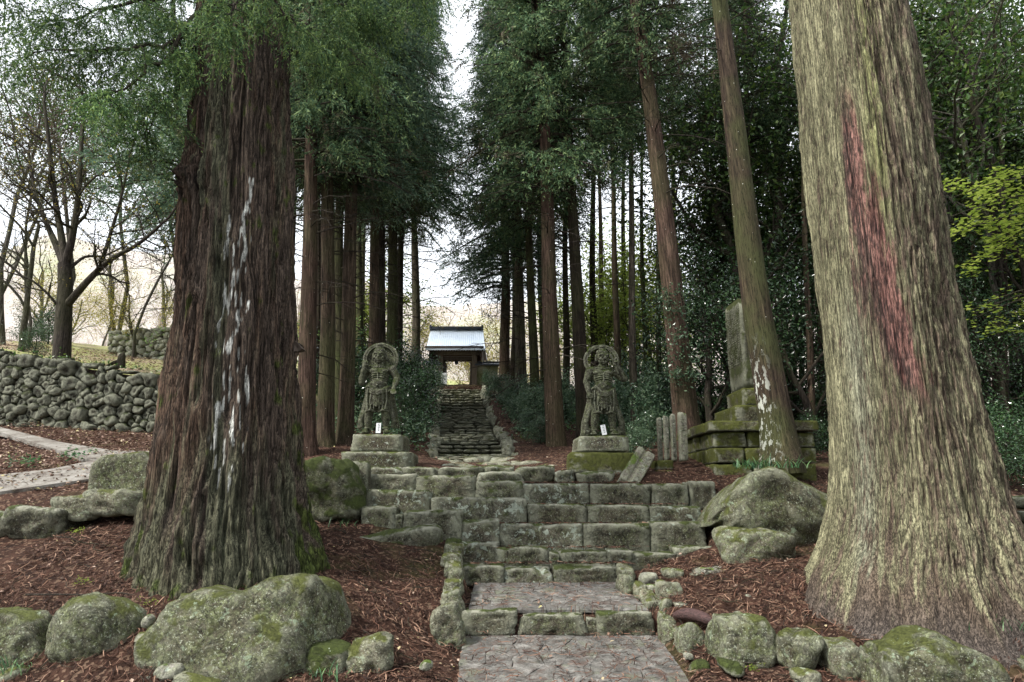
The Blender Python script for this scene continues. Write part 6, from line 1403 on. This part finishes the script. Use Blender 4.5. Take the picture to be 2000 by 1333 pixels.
tuft('bright grass tuft at the bottom left corner before the boulders', 22, 1310, 8.75, 46, .34)
tuft('thin grass tuft at the bottom edge right of the longest boulder', 632, 1328, 8.7, 30, .32)
tuft('small grass tuft right of the dark trunk near the mossy boulder', 668, 1030, 13.2, 24, .3)
tuft('grass tuft at the foot of the pale trunk by the right edge', 1960, 1225, 9.1, 60, .34, .005, .22)
tuft('broad strap leaved clump under the leaning cedar by the monument', 1480, 915, 14.4, 60, .42, .012, .22, 'strap_leaf_clump', 'plant')
tuft('second strap leaved clump behind the huge sloping boulder', 1540, 915, 14.5, 50, .40, .012, .2, 'strap_leaf_clump', 'plant')
tuft('small strap leaved clump left of the pair behind the sloping boulder', 1452, 912, 14.6, 25, .3, .010, .12, 'strap_leaf_clump', 'plant')
for lab, px, py, Yd, s in [('tiny green seedling between the two big left boulders', 288, 1184, 9.5, .05), ('small green seedlings in litter left of the dark trunk', 150, 1046, 11.8, .06), ('tiny seedlings above the left stick', 160, 1142, 10.1, .05), ('bright seedling below the flat topped boulder', 1467, 1312, 8.9, .05), ('fern clump on the bank edge of the lane', 150, 900, 16.2, .16), ('second fern clump on the lane bank further left', 50, 915, 15.7, .16)]:
    b = P(px, py, Yd); c = rs.normal(size=(14, 3)) * s * np.array([1.2, .8, .4]) + np.array([0, 0, s]); V, F = leaves(c, 4, s * .3, s * .7, rs, .6); mk('seedling' if s < .1 else 'fern', V, F, M['lime'] if s < .1 else M['grass'], None, False, loc=b, label=lab, category='seedling' if s < .1 else 'fern', kind='stuff')
# leaves growing on the retaining wall and ivy on the large red cedar
ct = np.array([P(a, np.interp(a, [0, 335], [690, 742]) + rs.uniform(-14, 10), 21.3) for a in rs.uniform(-60, 335, 90)]); V, F = leaves(ct, 7, .10, .10, rs, .5); mk('wall_top_weeds', V, F, M['oakleaf'], None, False, kind='stuff', label='low weeds and creepers on top of the retaining wall', category='weeds')
ct = np.array([P(np.interp(b, [560, 900], [1318, 1352]) + rs.uniform(-30, 30), b, 18.2) for b in np.concatenate([rs.uniform(560, 760, 60), rs.uniform(725, 742, 14)])]); V, F = leaves(ct, 14, .10, .09, rs, .4); mk('ivy', V, F, M['glossy_pale'], None, False, kind='stuff', label='glossy ivy climbing the large dark red cedar', category='ivy')
# lime maple sprays at the right edge
def flat_sprays(label, boxes, matn, size, seed, nm='maple_branch'):
    r2 = np.random.RandomState(seed); root = None
    for lab, (x0, y0, x1, y1), Yd, n in boxes:
        c = []; G = Geo()
        for i in range(n):
            px = r2.uniform(x0, x1); fx = (x1 - px) / (x1 - x0); j = r2.randint(5); ln = (.95, .7, 1.0, .62, .85)[j]
            if fx > ln: continue
            py = y0 + (y1 - y0) * (.05, .28, .52, .78, .98)[j] + r2.normal() * (3 + 9 * (1 - fx)) + fx * (30 + 14 * j) + 9 * math.sin(px * .05 + j * 2)
            c.append(P(px, py, Yd + r2.uniform(-1, 1)))
        V, F = leaves(np.array(c), 7, .11, size, r2, .85, aspect=.7)
        b = P(x1 + 60, y0 - 40, Yd)
        o = thing(nm, lab, 'tree branch', b); bb = np.array(b); mk('leaves', V - bb, F, M[matn], o, False, kind='stuff')
        for k in (.2, .5, .8): p0 = P(x1 + 60, y0 + (y1 - y0) * k - 20, Yd); p1 = P(x0 + 20, y0 + (y1 - y0) * k + 30, Yd); u = np.linspace(0, 1, 6)[:, None]; G.tube(p0 + (p1 - p0) * u + np.array([0, 0, .2]) * np.sin(u * 3.1) - bb, np.linspace(.03, .008, 6), 5)
        G.build('twig', M['twig'], o)
flat_sprays('', [('layered bright lime maple branch at the right edge beside the pale trunk', (1835, 335, 2060, 455), 15.0, 260), ('thin lower lime maple spray at the right edge', (1880, 570, 2060, 600), 15.5, 60)], 'lime', .12, 8)
